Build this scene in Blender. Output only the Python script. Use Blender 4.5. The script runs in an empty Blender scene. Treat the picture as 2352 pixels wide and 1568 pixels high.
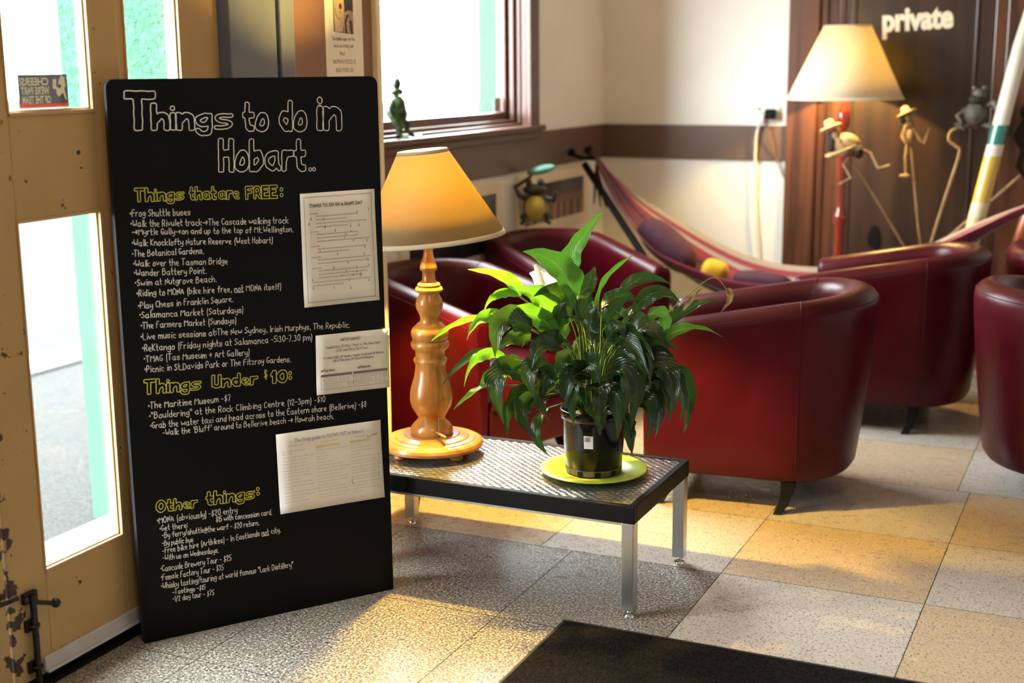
import bpy, bmesh, math, random
from mathutils import Vector, Matrix, Euler
random.seed(7)
S = bpy.context.scene
C = S.collection
PI = math.pi

# ------------------------------------------------------------------ camera
cam_data = bpy.data.cameras.new('camera')
cam = bpy.data.objects.new('camera', cam_data)
C.objects.link(cam)
_p, _r, _y = math.radians(11.57), math.radians(-0.482), math.radians(24.895)
_fwd = Vector((-math.sin(_y) * math.cos(_p), math.cos(_y) * math.cos(_p), -math.sin(_p)))
_rt0 = Vector((math.cos(_y), math.sin(_y), 0))
_up0 = _rt0.cross(_fwd)
_rt = _rt0 * math.cos(_r) + _up0 * math.sin(_r)
_up = -_rt0 * math.sin(_r) + _up0 * math.cos(_r)
cam.matrix_world = Matrix(((_rt.x, _up.x, -_fwd.x, 0), (_rt.y, _up.y, -_fwd.y, 0), (_rt.z, _up.z, -_fwd.z, 1.55), (0, 0, 0, 1)))
cam_data.sensor_width = 36
cam_data.lens = 3087 * 36 / 2352
cam_data.clip_start = 0.05
cam_data.clip_end = 200
cam_data.dof.use_dof = True
cam_data.dof.focus_distance = 3.95
cam_data.dof.aperture_fstop = 1.9
S.camera = cam

# ------------------------------------------------------------------ sky, exposure, daylight
S.view_settings.view_transform = 'Standard'
S.view_settings.look = 'None'
S.view_settings.gamma = 1
S.view_settings.use_curve_mapping = False
S.view_settings.exposure = 0.75
S.cycles.use_denoising = True
S.cycles.max_bounces = 8
S.cycles.diffuse_bounces = 5
S.cycles.transparent_max_bounces = 12
S.cycles.sample_clamp_indirect = 6
S.cycles.caustics_reflective = False
S.cycles.caustics_refractive = False

world = bpy.data.worlds.new('overcast_sky')
S.world = world
world.use_nodes = True
_bg = world.node_tree.nodes['Background']
_bg.inputs['Color'].default_value = (0.91, 0.96, 1.0, 1)
_bg.inputs['Strength'].default_value = 29.0


def portal(name, loc, rot, sx, sy):
    d = bpy.data.lights.new(name, 'AREA')
    d.shape = 'RECTANGLE'
    d.size, d.size_y = sx, sy
    d.cycles.is_portal = True
    o = bpy.data.objects.new(name, d)
    o.location = loc
    o.rotation_euler = rot
    C.objects.link(o)
    return o


# daylight openings (sampling guides for the sky, they give no light of their own)
portal('daylight_portal', (-3.02, 5.37, 1.92), (0, -PI / 2, 0), 1.36, 1.76)
portal('daylight_portal', (-2.62, 2.53, 1.1), (0, -PI / 2, 0), 2.1, 1.55)


# added fill light, unseen, at ceiling height to brighten the board and floor
_cl = bpy.data.lights.new('fill_light', 'AREA')
_cl.shape = 'DISK'
_cl.size = 0.45
_cl.energy = 11
_cl.color = (1.0, 0.87, 0.72)
_co = bpy.data.objects.new('fill_light', _cl)
_co.location = (-0.5, 1.2, 2.86)
C.objects.link(_co)


# ------------------------------------------------------------------ materials
def newmat(name):
    m = bpy.data.materials.new(name)
    m.use_nodes = True
    nt = m.node_tree
    b = nt.nodes['Principled BSDF']
    return m, nt, b


def N(nt, t, **kw):
    n = nt.nodes.new(t)
    for k, v in kw.items():
        if k.startswith('i_'):
            n.inputs[k[2:].replace('_', ' ')].default_value = v
        else:
            setattr(n, k, v)
    return n


def ramp(nt, stops, interp='LINEAR'):
    r = nt.nodes.new('ShaderNodeValToRGB')
    r.color_ramp.interpolation = interp
    e = r.color_ramp.elements
    while len(e) < len(stops):
        e.new(0.5)
    for i, (p, c) in enumerate(stops):
        e[i].position = p
        e[i].color = c if len(c) == 4 else (*c, 1)
    return r


def coords(nt, kind='Object', scale=(1, 1, 1)):
    t = nt.nodes.new('ShaderNodeTexCoord')
    m = nt.nodes.new('ShaderNodeMapping')
    m.inputs['Scale'].default_value = scale
    nt.links.new(t.outputs[kind], m.inputs['Vector'])
    return m.outputs['Vector']


def mat(name, col, rough=0.6, metal=0.0, var=0.12, scale=8.0, bump=0.0, bscale=60.0, spec=0.5, kind='Object', stretch=(1, 1, 1), coat=0.0):
    m, nt, b = newmat(name)
    v = coords(nt, kind, stretch)
    n = N(nt, 'ShaderNodeTexNoise', i_Scale=scale, i_Detail=4.0)
    nt.links.new(v, n.inputs['Vector'])
    lo = tuple(max(0, c * (1 - var)) for c in col)
    hi = tuple(min(1, c * (1 + var)) for c in col)
    r = ramp(nt, [(0.3, lo), (0.7, hi)])
    nt.links.new(n.outputs['Fac'], r.inputs['Fac'])
    nt.links.new(r.outputs['Color'], b.inputs['Base Color'])
    b.inputs['Roughness'].default_value = rough
    b.inputs['Metallic'].default_value = metal
    b.inputs['Specular IOR Level'].default_value = spec
    b.inputs['Coat Weight'].default_value = coat
    if bump:
        n2 = N(nt, 'ShaderNodeTexNoise', i_Scale=bscale, i_Detail=3.0)
        nt.links.new(v, n2.inputs['Vector'])
        bp = N(nt, 'ShaderNodeBump', i_Strength=bump, i_Distance=0.01)
        nt.links.new(n2.outputs['Fac'], bp.inputs['Height'])
        nt.links.new(bp.outputs['Normal'], b.inputs['Normal'])
    return m


def emit(name, col, strength):
    m = bpy.data.materials.new(name)
    m.use_nodes = True
    nt = m.node_tree
    nt.nodes.remove(nt.nodes['Principled BSDF'])
    e = N(nt, 'ShaderNodeEmission')
    e.inputs['Color'].default_value = (*col, 1)
    e.inputs['Strength'].default_value = strength
    nt.links.new(e.outputs[0], nt.nodes['Material Output'].inputs['Surface'])
    return m


def wood(name, dark, light, scale=6.0, stretch=(1, 1, 0.08), rough=0.4, rings=10.0, coat=0.0, rot=(0, 0, 0)):
    m, nt, b = newmat(name)
    t = nt.nodes.new('ShaderNodeTexCoord')
    mp = nt.nodes.new('ShaderNodeMapping')
    mp.inputs['Scale'].default_value = stretch
    mp.inputs['Rotation'].default_value = rot
    nt.links.new(t.outputs['Object'], mp.inputs['Vector'])
    n = N(nt, 'ShaderNodeTexNoise', i_Scale=scale, i_Detail=5.0, i_Distortion=0.6)
    nt.links.new(mp.outputs['Vector'], n.inputs['Vector'])
    w = N(nt, 'ShaderNodeMath', operation='MULTIPLY')
    w.inputs[1].default_value = rings
    nt.links.new(n.outputs['Fac'], w.inputs[0])
    fr = N(nt, 'ShaderNodeMath', operation='PINGPONG')
    fr.inputs[1].default_value = 1.0
    nt.links.new(w.outputs[0], fr.inputs[0])
    r = ramp(nt, [(0.1, dark), (0.85, light)])
    nt.links.new(fr.outputs[0], r.inputs['Fac'])
    nt.links.new(r.outputs['Color'], b.inputs['Base Color'])
    b.inputs['Roughness'].default_value = rough
    b.inputs['Coat Weight'].default_value = coat
    b.inputs['Coat Roughness'].default_value = 0.2
    return m


def glass_mat(name, tint=(0.96, 0.98, 0.97), refl=0.06):
    m = bpy.data.materials.new(name)
    m.use_nodes = True
    nt = m.node_tree
    nt.nodes.remove(nt.nodes['Principled BSDF'])
    tr = N(nt, 'ShaderNodeBsdfTransparent')
    tr.inputs['Color'].default_value = (*tint, 1)
    gl = N(nt, 'ShaderNodeBsdfGlossy', i_Roughness=0.03)
    mx = N(nt, 'ShaderNodeMixShader')
    mx.inputs[0].default_value = refl
    nt.links.new(tr.outputs[0], mx.inputs[1])
    nt.links.new(gl.outputs[0], mx.inputs[2])
    nt.links.new(mx.outputs[0], nt.nodes['Material Output'].inputs['Surface'])
    return m


def flecked(name, base, fleck, density=0.32, scale=210.0, rough=0.35, base2=None, dense=False):
    """vinyl / terrazzo tile with small dark flecks"""
    m, nt, b = newmat(name)
    v = coords(nt, 'Object', (1, 1.35, 1))
    n = N(nt, 'ShaderNodeTexNoise', i_Scale=3.0, i_Detail=4.0)
    nt.links.new(v, n.inputs['Vector'])
    r = ramp(nt, [(0.25, base), (0.75, base2 or tuple(c * 0.93 for c in base))])
    nt.links.new(n.outputs['Fac'], r.inputs['Fac'])
    nf = N(nt, 'ShaderNodeTexNoise', i_Scale=scale, i_Detail=2.0, i_Roughness=0.6)
    nt.links.new(v, nf.inputs['Vector'])
    r2 = ramp(nt, [(density, (1, 1, 1)), (density + 0.05, (0, 0, 0))])
    nt.links.new(nf.outputs['Fac'], r2.inputs['Fac'])
    nb = N(nt, 'ShaderNodeTexNoise', i_Scale=22.0, i_Detail=2.0)
    nt.links.new(v, nb.inputs['Vector'])
    mx = N(nt, 'ShaderNodeMix', data_type='RGBA')
    nt.links.new(r2.outputs['Color'], mx.inputs[0])
    nt.links.new(r.outputs['Color'], mx.inputs[6])
    mx.inputs[7].default_value = (*fleck, 1)
    out = mx.outputs[2]
    if dense:
        nf3 = N(nt, 'ShaderNodeTexNoise', i_Scale=scale * 0.8, i_Detail=1.0)
        v2 = coords(nt, 'Object', (1.1, 1.0, 1))
        nt.links.new(v2, nf3.inputs['Vector'])
        r3 = ramp(nt, [(0.56, (0, 0, 0)), (0.62, (1, 1, 1))])
        nt.links.new(nf3.outputs['Fac'], r3.inputs['Fac'])
        mx3 = N(nt, 'ShaderNodeMix', data_type='RGBA')
        nt.links.new(r3.outputs['Color'], mx3.inputs[0])
        nt.links.new(out, mx3.inputs[6])
        mx3.inputs[7].default_value = (0.52, 0.48, 0.43, 1)
        out = mx3.outputs[2]
    nt.links.new(out, b.inputs['Base Color'])
    r4 = ramp(nt, [(0.3, (rough - 0.08,) * 3), (0.7, (rough + 0.1,) * 3)])
    nt.links.new(nb.outputs['Fac'], r4.inputs['Fac'])
    nt.links.new(r4.outputs['Color'], b.inputs['Roughness'])
    return m


def leather(name, col):
    m, nt, b = newmat(name)
    v = coords(nt, 'Object')
    n = N(nt, 'ShaderNodeTexNoise', i_Scale=3.5, i_Detail=6.0, i_Distortion=0.5)
    nt.links.new(v, n.inputs['Vector'])
    r = ramp(nt, [(0.3, tuple(c * 0.75 for c in col)), (0.7, tuple(c * 1.2 for c in col))])
    nt.links.new(n.outputs['Fac'], r.inputs['Fac'])
    nt.links.new(r.outputs['Color'], b.inputs['Base Color'])
    r2 = ramp(nt, [(0.3, (0.28,) * 3), (0.7, (0.42,) * 3)])
    nt.links.new(n.outputs['Fac'], r2.inputs['Fac'])
    nt.links.new(r2.outputs['Color'], b.inputs['Roughness'])
    vo = N(nt, 'ShaderNodeTexVoronoi', i_Scale=260.0)
    nt.links.new(v, vo.inputs['Vector'])
    n2 = N(nt, 'ShaderNodeTexNoise', i_Scale=14.0, i_Detail=3.0)
    nt.links.new(v, n2.inputs['Vector'])
    ad = N(nt, 'ShaderNodeMath', operation='MULTIPLY_ADD')
    ad.inputs[1].default_value = 0.12
    nt.links.new(vo.outputs['Distance'], ad.inputs[0])
    nt.links.new(n2.outputs['Fac'], ad.inputs[2])
    bp = N(nt, 'ShaderNodeBump', i_Strength=0.12, i_Distance=0.01)
    nt.links.new(ad.outputs[0], bp.inputs['Height'])
    nt.links.new(bp.outputs['Normal'], b.inputs['Normal'])
    b.inputs['Specular IOR Level'].default_value = 0.18
    return m


def fabric_shade(name, col, trans, tcol):
    m = bpy.data.materials.new(name)
    m.use_nodes = True
    nt = m.node_tree
    nt.nodes.remove(nt.nodes['Principled BSDF'])
    v = coords(nt, 'Object')
    n = N(nt, 'ShaderNodeTexNoise', i_Scale=90.0, i_Detail=3.0)
    nt.links.new(v, n.inputs['Vector'])
    r = ramp(nt, [(0.3, tuple(c * 0.9 for c in col)), (0.7, col)])
    nt.links.new(n.outputs['Fac'], r.inputs['Fac'])
    d = N(nt, 'ShaderNodeBsdfDiffuse')
    t = N(nt, 'ShaderNodeBsdfTranslucent')
    nt.links.new(r.outputs['Color'], d.inputs['Color'])
    t.inputs['Color'].default_value = (*tcol, 1)
    mx = N(nt, 'ShaderNodeMixShader')
    mx.inputs[0].default_value = trans
    nt.links.new(d.outputs[0], mx.inputs[1])
    nt.links.new(t.outputs[0], mx.inputs[2])
    nt.links.new(mx.outputs[0], nt.nodes['Material Output'].inputs['Surface'])
    return m


def leaf_mat(name, c0, c1, trans, rough=0.28):
    m, nt, b = newmat(name)
    uv = nt.nodes.new('ShaderNodeUVMap')
    sp = N(nt, 'ShaderNodeSeparateXYZ')
    nt.links.new(uv.outputs['UV'], sp.inputs[0])
    # side veins: stripes running obliquely from the midrib
    a1 = N(nt, 'ShaderNodeMath', operation='SUBTRACT')
    a1.inputs[1].default_value = 0.5
    nt.links.new(sp.outputs['X'], a1.inputs[0])
    ab = N(nt, 'ShaderNodeMath', operation='ABSOLUTE')
    nt.links.new(a1.outputs[0], ab.inputs[0])
    ma = N(nt, 'ShaderNodeMath', operation='MULTIPLY_ADD')
    ma.inputs[1].default_value = -0.7
    nt.links.new(ab.outputs[0], ma.inputs[0])
    nt.links.new(sp.outputs['Y'], ma.inputs[2])
    ml = N(nt, 'ShaderNodeMath', operation='MULTIPLY')
    ml.inputs[1].default_value = 75.0
    nt.links.new(ma.outputs[0], ml.inputs[0])
    si = N(nt, 'ShaderNodeMath', operation='SINE')
    nt.links.new(ml.outputs[0], si.inputs[0])
    v = coords(nt, 'Object')
    n = N(nt, 'ShaderNodeTexNoise', i_Scale=22.0, i_Detail=3.0)
    nt.links.new(v, n.inputs['Vector'])
    r = ramp(nt, [(0.3, c0), (0.75, c1)])
    nt.links.new(n.outputs['Fac'], r.inputs['Fac'])
    # paler midrib
    lt = N(nt, 'ShaderNodeMath', operation='LESS_THAN')
    lt.inputs[1].default_value = 0.025
    nt.links.new(ab.outputs[0], lt.inputs[0])
    mx = N(nt, 'ShaderNodeMix', data_type='RGBA')
    nt.links.new(lt.outputs[0], mx.inputs[0])
    nt.links.new(r.outputs['Color'], mx.inputs[6])
    mx.inputs[7].default_value = (c1[0] * 1.8 + 0.02, c1[1] * 1.5, c1[2] * 1.5, 1)
    nt.links.new(mx.outputs[2], b.inputs['Base Color'])
    b.inputs['Roughness'].default_value = rough
    bp = N(nt, 'ShaderNodeBump', i_Strength=0.22, i_Distance=0.004)
    nt.links.new(si.outputs[0], bp.inputs['Height'])
    nt.links.new(bp.outputs['Normal'], b.inputs['Normal'])
    t = N(nt, 'ShaderNodeBsdfTranslucent')
    t.inputs['Color'].default_value = (min(1, c1[0] * 2.4 + 0.03), min(1, c1[1] * 2.5 + 0.05), c1[2] * 1.5, 1)
    ms = N(nt, 'ShaderNodeMixShader')
    ms.inputs[0].default_value = trans
    nt.links.new(b.outputs[0], ms.inputs[1])
    nt.links.new(t.outputs[0], ms.inputs[2])
    nt.links.new(ms.outputs[0], nt.nodes['Material Output'].inputs['Surface'])
    return m


def chipped_paint(name, paint, under, edge_y, rough=0.45):
    """old gloss paint, chipped to dark wood along the leading edge of the door"""
    m, nt, b = newmat(name)
    v = coords(nt, 'Object')
    n = N(nt, 'ShaderNodeTexNoise', i_Scale=2.5, i_Detail=5.0)
    nt.links.new(v, n.inputs['Vector'])
    r = ramp(nt, [(0.3, tuple(c * 0.9 for c in paint)), (0.7, tuple(min(1, c * 1.06) for c in paint))])
    nt.links.new(n.outputs['Fac'], r.inputs['Fac'])
    sp = N(nt, 'ShaderNodeSeparateXYZ')
    nt.links.new(v, sp.inputs[0])
    d = N(nt, 'ShaderNodeMath', operation='SUBTRACT')
    d.inputs[1].default_value = edge_y
    nt.links.new(sp.outputs['Y'], d.inputs[0])
    ab = N(nt, 'ShaderNodeMath', operation='ABSOLUTE')
    nt.links.new(d.outputs[0], ab.inputs[0])
    mr = N(nt, 'ShaderNodeMapRange')
    mr.inputs['From Min'].default_value = 0.0
    mr.inputs['From Max'].default_value = 0.075
    mr.inputs['To Min'].default_value = 0.20
    mr.inputs['To Max'].default_value = -0.02
    nt.links.new(ab.outputs[0], mr.inputs['Value'])
    zr = N(nt, 'ShaderNodeMapRange')
    zr.inputs['From Min'].default_value = 0.35
    zr.inputs['From Max'].default_value = 0.75
    zr.inputs['To Min'].default_value = 1.0
    zr.inputs['To Max'].default_value = 0.0
    nt.links.new(sp.outputs['Z'], zr.inputs['Value'])
    mm = N(nt, 'ShaderNodeMath', operation='MULTIPLY')
    nt.links.new(mr.outputs[0], mm.inputs[0])
    nt.links.new(zr.outputs[0], mm.inputs[1])
    n2 = N(nt, 'ShaderNodeTexNoise', i_Scale=26.0, i_Detail=6.0)
    nt.links.new(v, n2.inputs['Vector'])
    ad = N(nt, 'ShaderNodeMath', operation='ADD')
    nt.links.new(n2.outputs['Fac'], ad.inputs[0])
    nt.links.new(mm.outputs[0], ad.inputs[1])
    r2 = ramp(nt, [(0.685, (0, 0, 0)), (0.695, (1, 1, 1))])
    nt.links.new(ad.outputs[0], r2.inputs['Fac'])
    mx = N(nt, 'ShaderNodeMix', data_type='RGBA')
    nt.links.new(r2.outputs['Color'], mx.inputs[0])
    nt.links.new(r.outputs['Color'], mx.inputs[6])
    mx.inputs[7].default_value = (*under, 1)
    nt.links.new(mx.outputs[2], b.inputs['Base Color'])
    bp = N(nt, 'ShaderNodeBump', i_Strength=0.25, i_Distance=0.002, invert=True)
    nt.links.new(r2.outputs['Color'], bp.inputs['Height'])
    nt.links.new(bp.outputs['Normal'], b.inputs['Normal'])
    b.inputs['Roughness'].default_value = rough
    return m


M = {}
M['wall'] = mat('cream_wall_paint', (0.85, 0.81, 0.75), 0.6, var=0.03, scale=3, bump=0.05, bscale=25)
M['ceil'] = mat('ceiling_paint', (0.75, 0.72, 0.66), 0.8, var=0.03)
M['rail'] = mat('mocha_rail_paint', (0.115, 0.065, 0.045), 0.42, var=0.08, scale=4, bump=0.05)
M['winwood'] = mat('dark_window_paint', (0.10, 0.045, 0.032), 0.35, var=0.1, scale=12)
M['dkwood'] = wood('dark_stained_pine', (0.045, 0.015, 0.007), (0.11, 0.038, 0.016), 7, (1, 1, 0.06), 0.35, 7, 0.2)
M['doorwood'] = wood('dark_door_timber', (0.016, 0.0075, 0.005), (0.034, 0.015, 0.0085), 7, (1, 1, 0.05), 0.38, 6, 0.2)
M['yellow'] = chipped_paint('mustard_gloss_paint', (0.43, 0.275, 0.11), (0.035, 0.014, 0.010), 2.313)
M['ypaint'] = mat('mustard_frame_paint', (0.43, 0.275, 0.11), 0.4, var=0.06, scale=4)
M['greypost'] = mat('slate_blue_paint', (0.115, 0.13, 0.185), 0.35, var=0.1, scale=5, bump=0.08, bscale=30)
M['brownpost'] = mat('brown_panel_paint', (0.20, 0.105, 0.065), 0.4, var=0.06, scale=3)
M['cream'] = mat('cream_trim_paint', (0.84, 0.73, 0.54), 0.45, var=0.04)
M['stucco'] = mat('mint_green_stucco', (0.036, 0.092, 0.060), 0.85, var=0.3, scale=45, bump=1.0, bscale=55, spec=0.0)
M['mint'] = mat('mint_green_paint', (0.043, 0.085, 0.062), 0.6, var=0.05, spec=0.0)
M['asphalt'] = mat('grey_footpath', (0.030, 0.030, 0.029), 0.9, var=0.25, scale=90, bump=0.3, bscale=150, spec=0.0)
M['whitestep'] = mat('pale_concrete', (0.16, 0.16, 0.155), 0.8, var=0.08, scale=20, spec=0.0)
M['stripwhite'] = mat('pale_grey_seal', (0.50, 0.47, 0.47), 0.45, var=0.08, scale=20)
M['glass'] = glass_mat('window_glass')
M['metalgrey'] = mat('brushed_aluminium', (0.52, 0.53, 0.54), 0.32, 1.0, var=0.06, scale=30, stretch=(6, 6, 0.3))
M['chrome'] = mat('chrome', (0.75, 0.75, 0.75), 0.12, 1.0, var=0.03)
M['black'] = mat('black_satin', (0.005, 0.0048, 0.0048), 0.5, var=0.2, spec=0.12)
M['blackmatt'] = mat('black_board_paint', (0.0022, 0.0027, 0.0036), 0.45, var=0.3, scale=3, bump=0.03, bscale=8, spec=0.12)
M['blackiron'] = mat('old_black_iron', (0.018, 0.014, 0.012), 0.4, 0.5, var=0.4, scale=40, bump=0.3)
M['chalkwhite'] = mat('white_paint_pen', (0.80, 0.76, 0.70), 0.6, var=0.08, scale=60)
M['chalkyellow'] = mat('yellow_paint_pen', (0.62, 0.58, 0.06), 0.6, var=0.12, scale=60)
M['paper'] = mat('white_copy_paper', (0.86, 0.80, 0.735), 0.7, var=0.03, scale=6)
M['ink'] = mat('grey_printer_ink', (0.16, 0.15, 0.15), 0.7, var=0.2)
M['inkpale'] = mat('pale_printer_ink', (0.42, 0.40, 0.38), 0.7, var=0.1)
M['inkyellow'] = mat('yellow_highlighter', (0.72, 0.64, 0.25), 0.7, var=0.1)
M['leather'] = leather('burgundy_leather', (0.054, 0.0014, 0.005))
M['seam'] = mat('burgundy_piping', (0.055, 0.003, 0.007), 0.55, var=0.1, spec=0.15)
M['pine'] = wood('varnished_pine', (0.40, 0.145, 0.022), (0.56, 0.25, 0.05), 9, (1, 1, 0.12), 0.3, 8, 0.4)
M['pine_flat'] = wood('varnished_pine_disc', (0.40, 0.145, 0.022), (0.56, 0.25, 0.05), 9, (0.14, 1, 1), 0.3, 8, 0.4)
M['shade'] = fabric_shade('parchment_lampshade', (0.50, 0.38, 0.23), 0.55, (0.58, 0.44, 0.055))
M['shade2'] = fabric_shade('cream_lampshade', (0.86, 0.78, 0.62), 0.45, (0.95, 0.80, 0.42))
M['shadeband'] = mat('shade_binding', (0.45, 0.36, 0.25), 0.8, var=0.05)
M['bulb'] = emit('warm_bulb', (1.0, 0.66, 0.14), 4900)
M['bulb2'] = emit('warm_floor_lamp_bulb', (1.0, 0.70, 0.22), 1350)
M['pot'] = mat('glossy_black_plastic', (0.004, 0.004, 0.004), 0.12, var=0.1, spec=0.3)
M['potband'] = mat('dusty_plastic', (0.10, 0.075, 0.04), 0.6, var=0.6, scale=120)
M['soil'] = mat('potting_soil', (0.03, 0.02, 0.012), 0.95, var=0.5, scale=60, bump=1, bscale=120)
M['leaf'] = leaf_mat('mature_leaf', (0.006, 0.022, 0.006), (0.016, 0.052, 0.011), 0.13, 0.24)
M['leafy'] = leaf_mat('young_leaf', (0.036, 0.14, 0.012), (0.07, 0.21, 0.02), 0.20, 0.32)
M['leafdead'] = mat('dry_leaf', (0.30, 0.19, 0.07), 0.8, var=0.3, scale=40)
M['stem'] = mat('plant_stem', (0.05, 0.11, 0.02), 0.5, var=0.2)
M['spathe'] = leaf_mat('white_spathe', (0.75, 0.72, 0.60), (0.80, 0.78, 0.66), 0.35, 0.5)
M['plate'] = mat('lime_green_plastic', (0.36, 0.42, 0.035), 0.28, var=0.04)
M['mat'] = mat('charcoal_mat_pile', (0.011, 0.009, 0.0085), 1.0, spec=0.05, var=0.9, scale=160, bump=0.8, bscale=230)
M['rubber'] = mat('black_rubber_edge', (0.012, 0.011, 0.010), 0.7, var=0.2)
M['redpole'] = mat('red_lacquered_timber', (0.23, 0.025, 0.012), 0.2, var=0.15, coat=0.5)
M['bamboo'] = mat('bamboo_root', (0.30, 0.18, 0.075), 0.6, var=0.35, scale=30, bump=0.5)
M['cane'] = mat('thin_cane', (0.24, 0.155, 0.07), 0.5, var=0.25, scale=25)
M['darkroot'] = mat('dark_coconut_fibre', (0.03, 0.02, 0.013), 0.85, var=0.5, scale=50, bump=0.6)
M['strawhat'] = mat('straw_hat', (0.46, 0.35, 0.15), 0.7, var=0.2, scale=50)
M['purple'] = mat('plum_cushion_velvet', (0.060, 0.014, 0.030), 0.8, var=0.25, scale=12, bump=0.2)
M['saffron'] = mat('saffron_cushion_cotton', (0.72, 0.42, 0.02), 0.8, var=0.1, scale=12, bump=0.1)
M['ropewhite'] = mat('white_flex', (0.75, 0.72, 0.64), 0.5, var=0.05)
M['flexbrown'] = mat('brown_flex', (0.20, 0.11, 0.06), 0.5, var=0.1)
M['froggreen'] = mat('patinated_green_metal', (0.030, 0.060, 0.022), 0.35, 0.3, var=0.9, scale=45)
M['frogyellow'] = mat('yellow_belly_enamel', (0.55, 0.42, 0.06), 0.3, var=0.2, scale=15)
M['frogleaf'] = mat('jade_leaf_enamel', (0.16, 0.40, 0.32), 0.35, var=0.15, scale=12)
M['frogdark'] = mat('dark_frog_bronze', (0.03, 0.03, 0.012), 0.4, var=0.5, scale=20)


# ------------------------------------------------------------------ mesh helpers
class MB:
    """collects shapes and links them as one mesh object"""

    def __init__(s):
        s.v, s.f, s.mi, s.sm, s.uv = [], [], [], [], []
        s.cur = 0
        s.smooth = False

    def add(s, verts, faces, smooth=None, uvs=None):
        o = len(s.v)
        s.v += [tuple(p) for p in verts]
        for i, f in enumerate(faces):
            s.f.append(tuple(o + k for k in f))
            s.mi.append(s.cur)
            s.sm.append(s.smooth if smooth is None else smooth)
            s.uv.append(uvs[i] if uvs else None)

    def box(s, x0, x1, y0, y1, z0, z1, mtx=None):
        v = [Vector(p) for p in ((x0, y0, z0), (x1, y0, z0), (x1, y1, z0), (x0, y1, z0), (x0, y0, z1), (x1, y0, z1), (x1, y1, z1), (x0, y1, z1))]
        if mtx:
            v = [mtx @ p for p in v]
        s.add(v, [(0, 3, 2, 1), (4, 5, 6, 7), (0, 1, 5, 4), (1, 2, 6, 5), (2, 3, 7, 6), (3, 0, 4, 7)], False)

    def quad(s, a, b, c, d):
        s.add([a, b, c, d], [(0, 1, 2, 3)], False)

    def grid(s, rows, close_u=False, close_v=False, smooth=True, uv=False):
        nr, nc = len(rows), len(rows[0])
        v = [p for r in rows for p in r]
        f, uvs = [], []
        for i in range(nr if close_u else nr - 1):
            for j in range(nc if close_v else nc - 1):
                i2, j2 = (i + 1) % nr, (j + 1) % nc
                f.append((i * nc + j, i * nc + j2, i2 * nc + j2, i2 * nc + j))
                if uv:
                    a, b = j / (nc - 1), (j + 1) / (nc - 1)
                    c, d = i / (nr - 1), (i + 1) / (nr - 1)
                    uvs.append(((a, c), (b, c), (b, d), (a, d)))
        s.add(v, f, smooth, uvs if uv else None)

    def tube(s, pts, rad, n=8, caps=True, smooth=True, flat=1.0):
        pts = [Vector(p) for p in pts]
        rad = [rad] * len(pts) if not hasattr(rad, '__len__') else rad
        rows = []
        t0 = (pts[1] - pts[0]).normalized()
        ref = Vector((0, 0, 1)) if abs(t0.z) < 0.9 else Vector((1, 0, 0))
        nrm = t0.cross(ref).normalized()
        for i, p in enumerate(pts):
            t = (pts[min(i + 1, len(pts) - 1)] - pts[max(i - 1, 0)]).normalized()
            nrm = (nrm - t * nrm.dot(t))
            nrm = nrm.normalized() if nrm.length > 1e-6 else t.orthogonal().normalized()
            bi = t.cross(nrm)
            rows.append([p + (nrm * math.cos(2 * PI * k / n) + bi * math.sin(2 * PI * k / n) * flat) * rad[i] for k in range(n)])
        s.grid(rows, False, True, smooth)
        if caps:
            o = len(s.v)
            s.add(rows[0], [tuple(range(n))[::-1]], False)
            s.add(rows[-1], [tuple(range(n))], False)

    def lathe(s, prof, n=32, c=(0, 0, 0), smooth=True, mtx=None, cap=True):
        c = Vector(c)
        rows = []
        for r, z in prof:
            row = [Vector((r * math.cos(2 * PI * k / n), r * math.sin(2 * PI * k / n), z)) for k in range(n)]
            rows.append([(mtx @ p if mtx else p) + c for p in row])
        s.grid(rows, False, True, smooth)
        if cap:
            if prof[0][0] > 1e-4:
                s.add(rows[0], [tuple(range(n))[::-1]], False)
            if prof[-1][0] > 1e-4:
                s.add(rows[-1], [tuple(range(n))], False)

    def ball(s, c, r, n=16, m=10, mtx=None):
        c = Vector(c)
        r = Vector((r, r, r)) if not hasattr(r, '__len__') else Vector(r)
        rows = []
        for i in range(m + 1):
            th = PI * i / m
            th = min(max(th, 0.02), PI - 0.02)
            row = []
            for k in range(n):
                p = Vector((r.x * math.sin(th) * math.cos(2 * PI * k / n), r.y * math.sin(th) * math.sin(2 * PI * k / n), r.z * math.cos(th)))
                row.append((mtx @ p if mtx else p) + c)
            rows.append(row[::-1])
        s.grid(rows, False, True, True)
        s.add(rows[0], [tuple(range(n))[::-1]], True)
        s.add(rows[-1], [tuple(range(n))], True)

    def prism(s, poly, z0, z1, mtx=None, smooth=False):
        n = len(poly)
        a = [Vector((x, y, z0)) for x, y in poly]
        b = [Vector((x, y, z1)) for x, y in poly]
        v = a + b
        if mtx:
            v = [mtx @ p for p in v]
        s.add(v, [tuple(range(n))[::-1], tuple(range(n, 2 * n))], False)
        s.add(v, [(i, (i + 1) % n, n + (i + 1) % n, n + i) for i in range(n)], smooth)

    def build(s, name, mats, parent=None, bevel=0, subsurf=0, segs=2, sharp=0):
        me = bpy.data.meshes.new(name)
        me.from_pydata(s.v, [], s.f)
        for m in (mats if isinstance(mats, (list, tuple)) else [mats]):
            me.materials.append(m)
        me.polygons.foreach_set('material_index', s.mi)
        me.polygons.foreach_set('use_smooth', s.sm)
        if any(u for u in s.uv):
            ul = me.uv_layers.new(name='UVMap')
            k = 0
            for poly, u in zip(me.polygons, s.uv):
                for i in range(poly.loop_total):
                    if u:
                        ul.data[k].uv = u[i]
                    k += 1
        me.update()
        if sharp:
            me.set_sharp_from_angle(angle=math.radians(sharp))
        o = bpy.data.objects.new(name, me)
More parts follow.
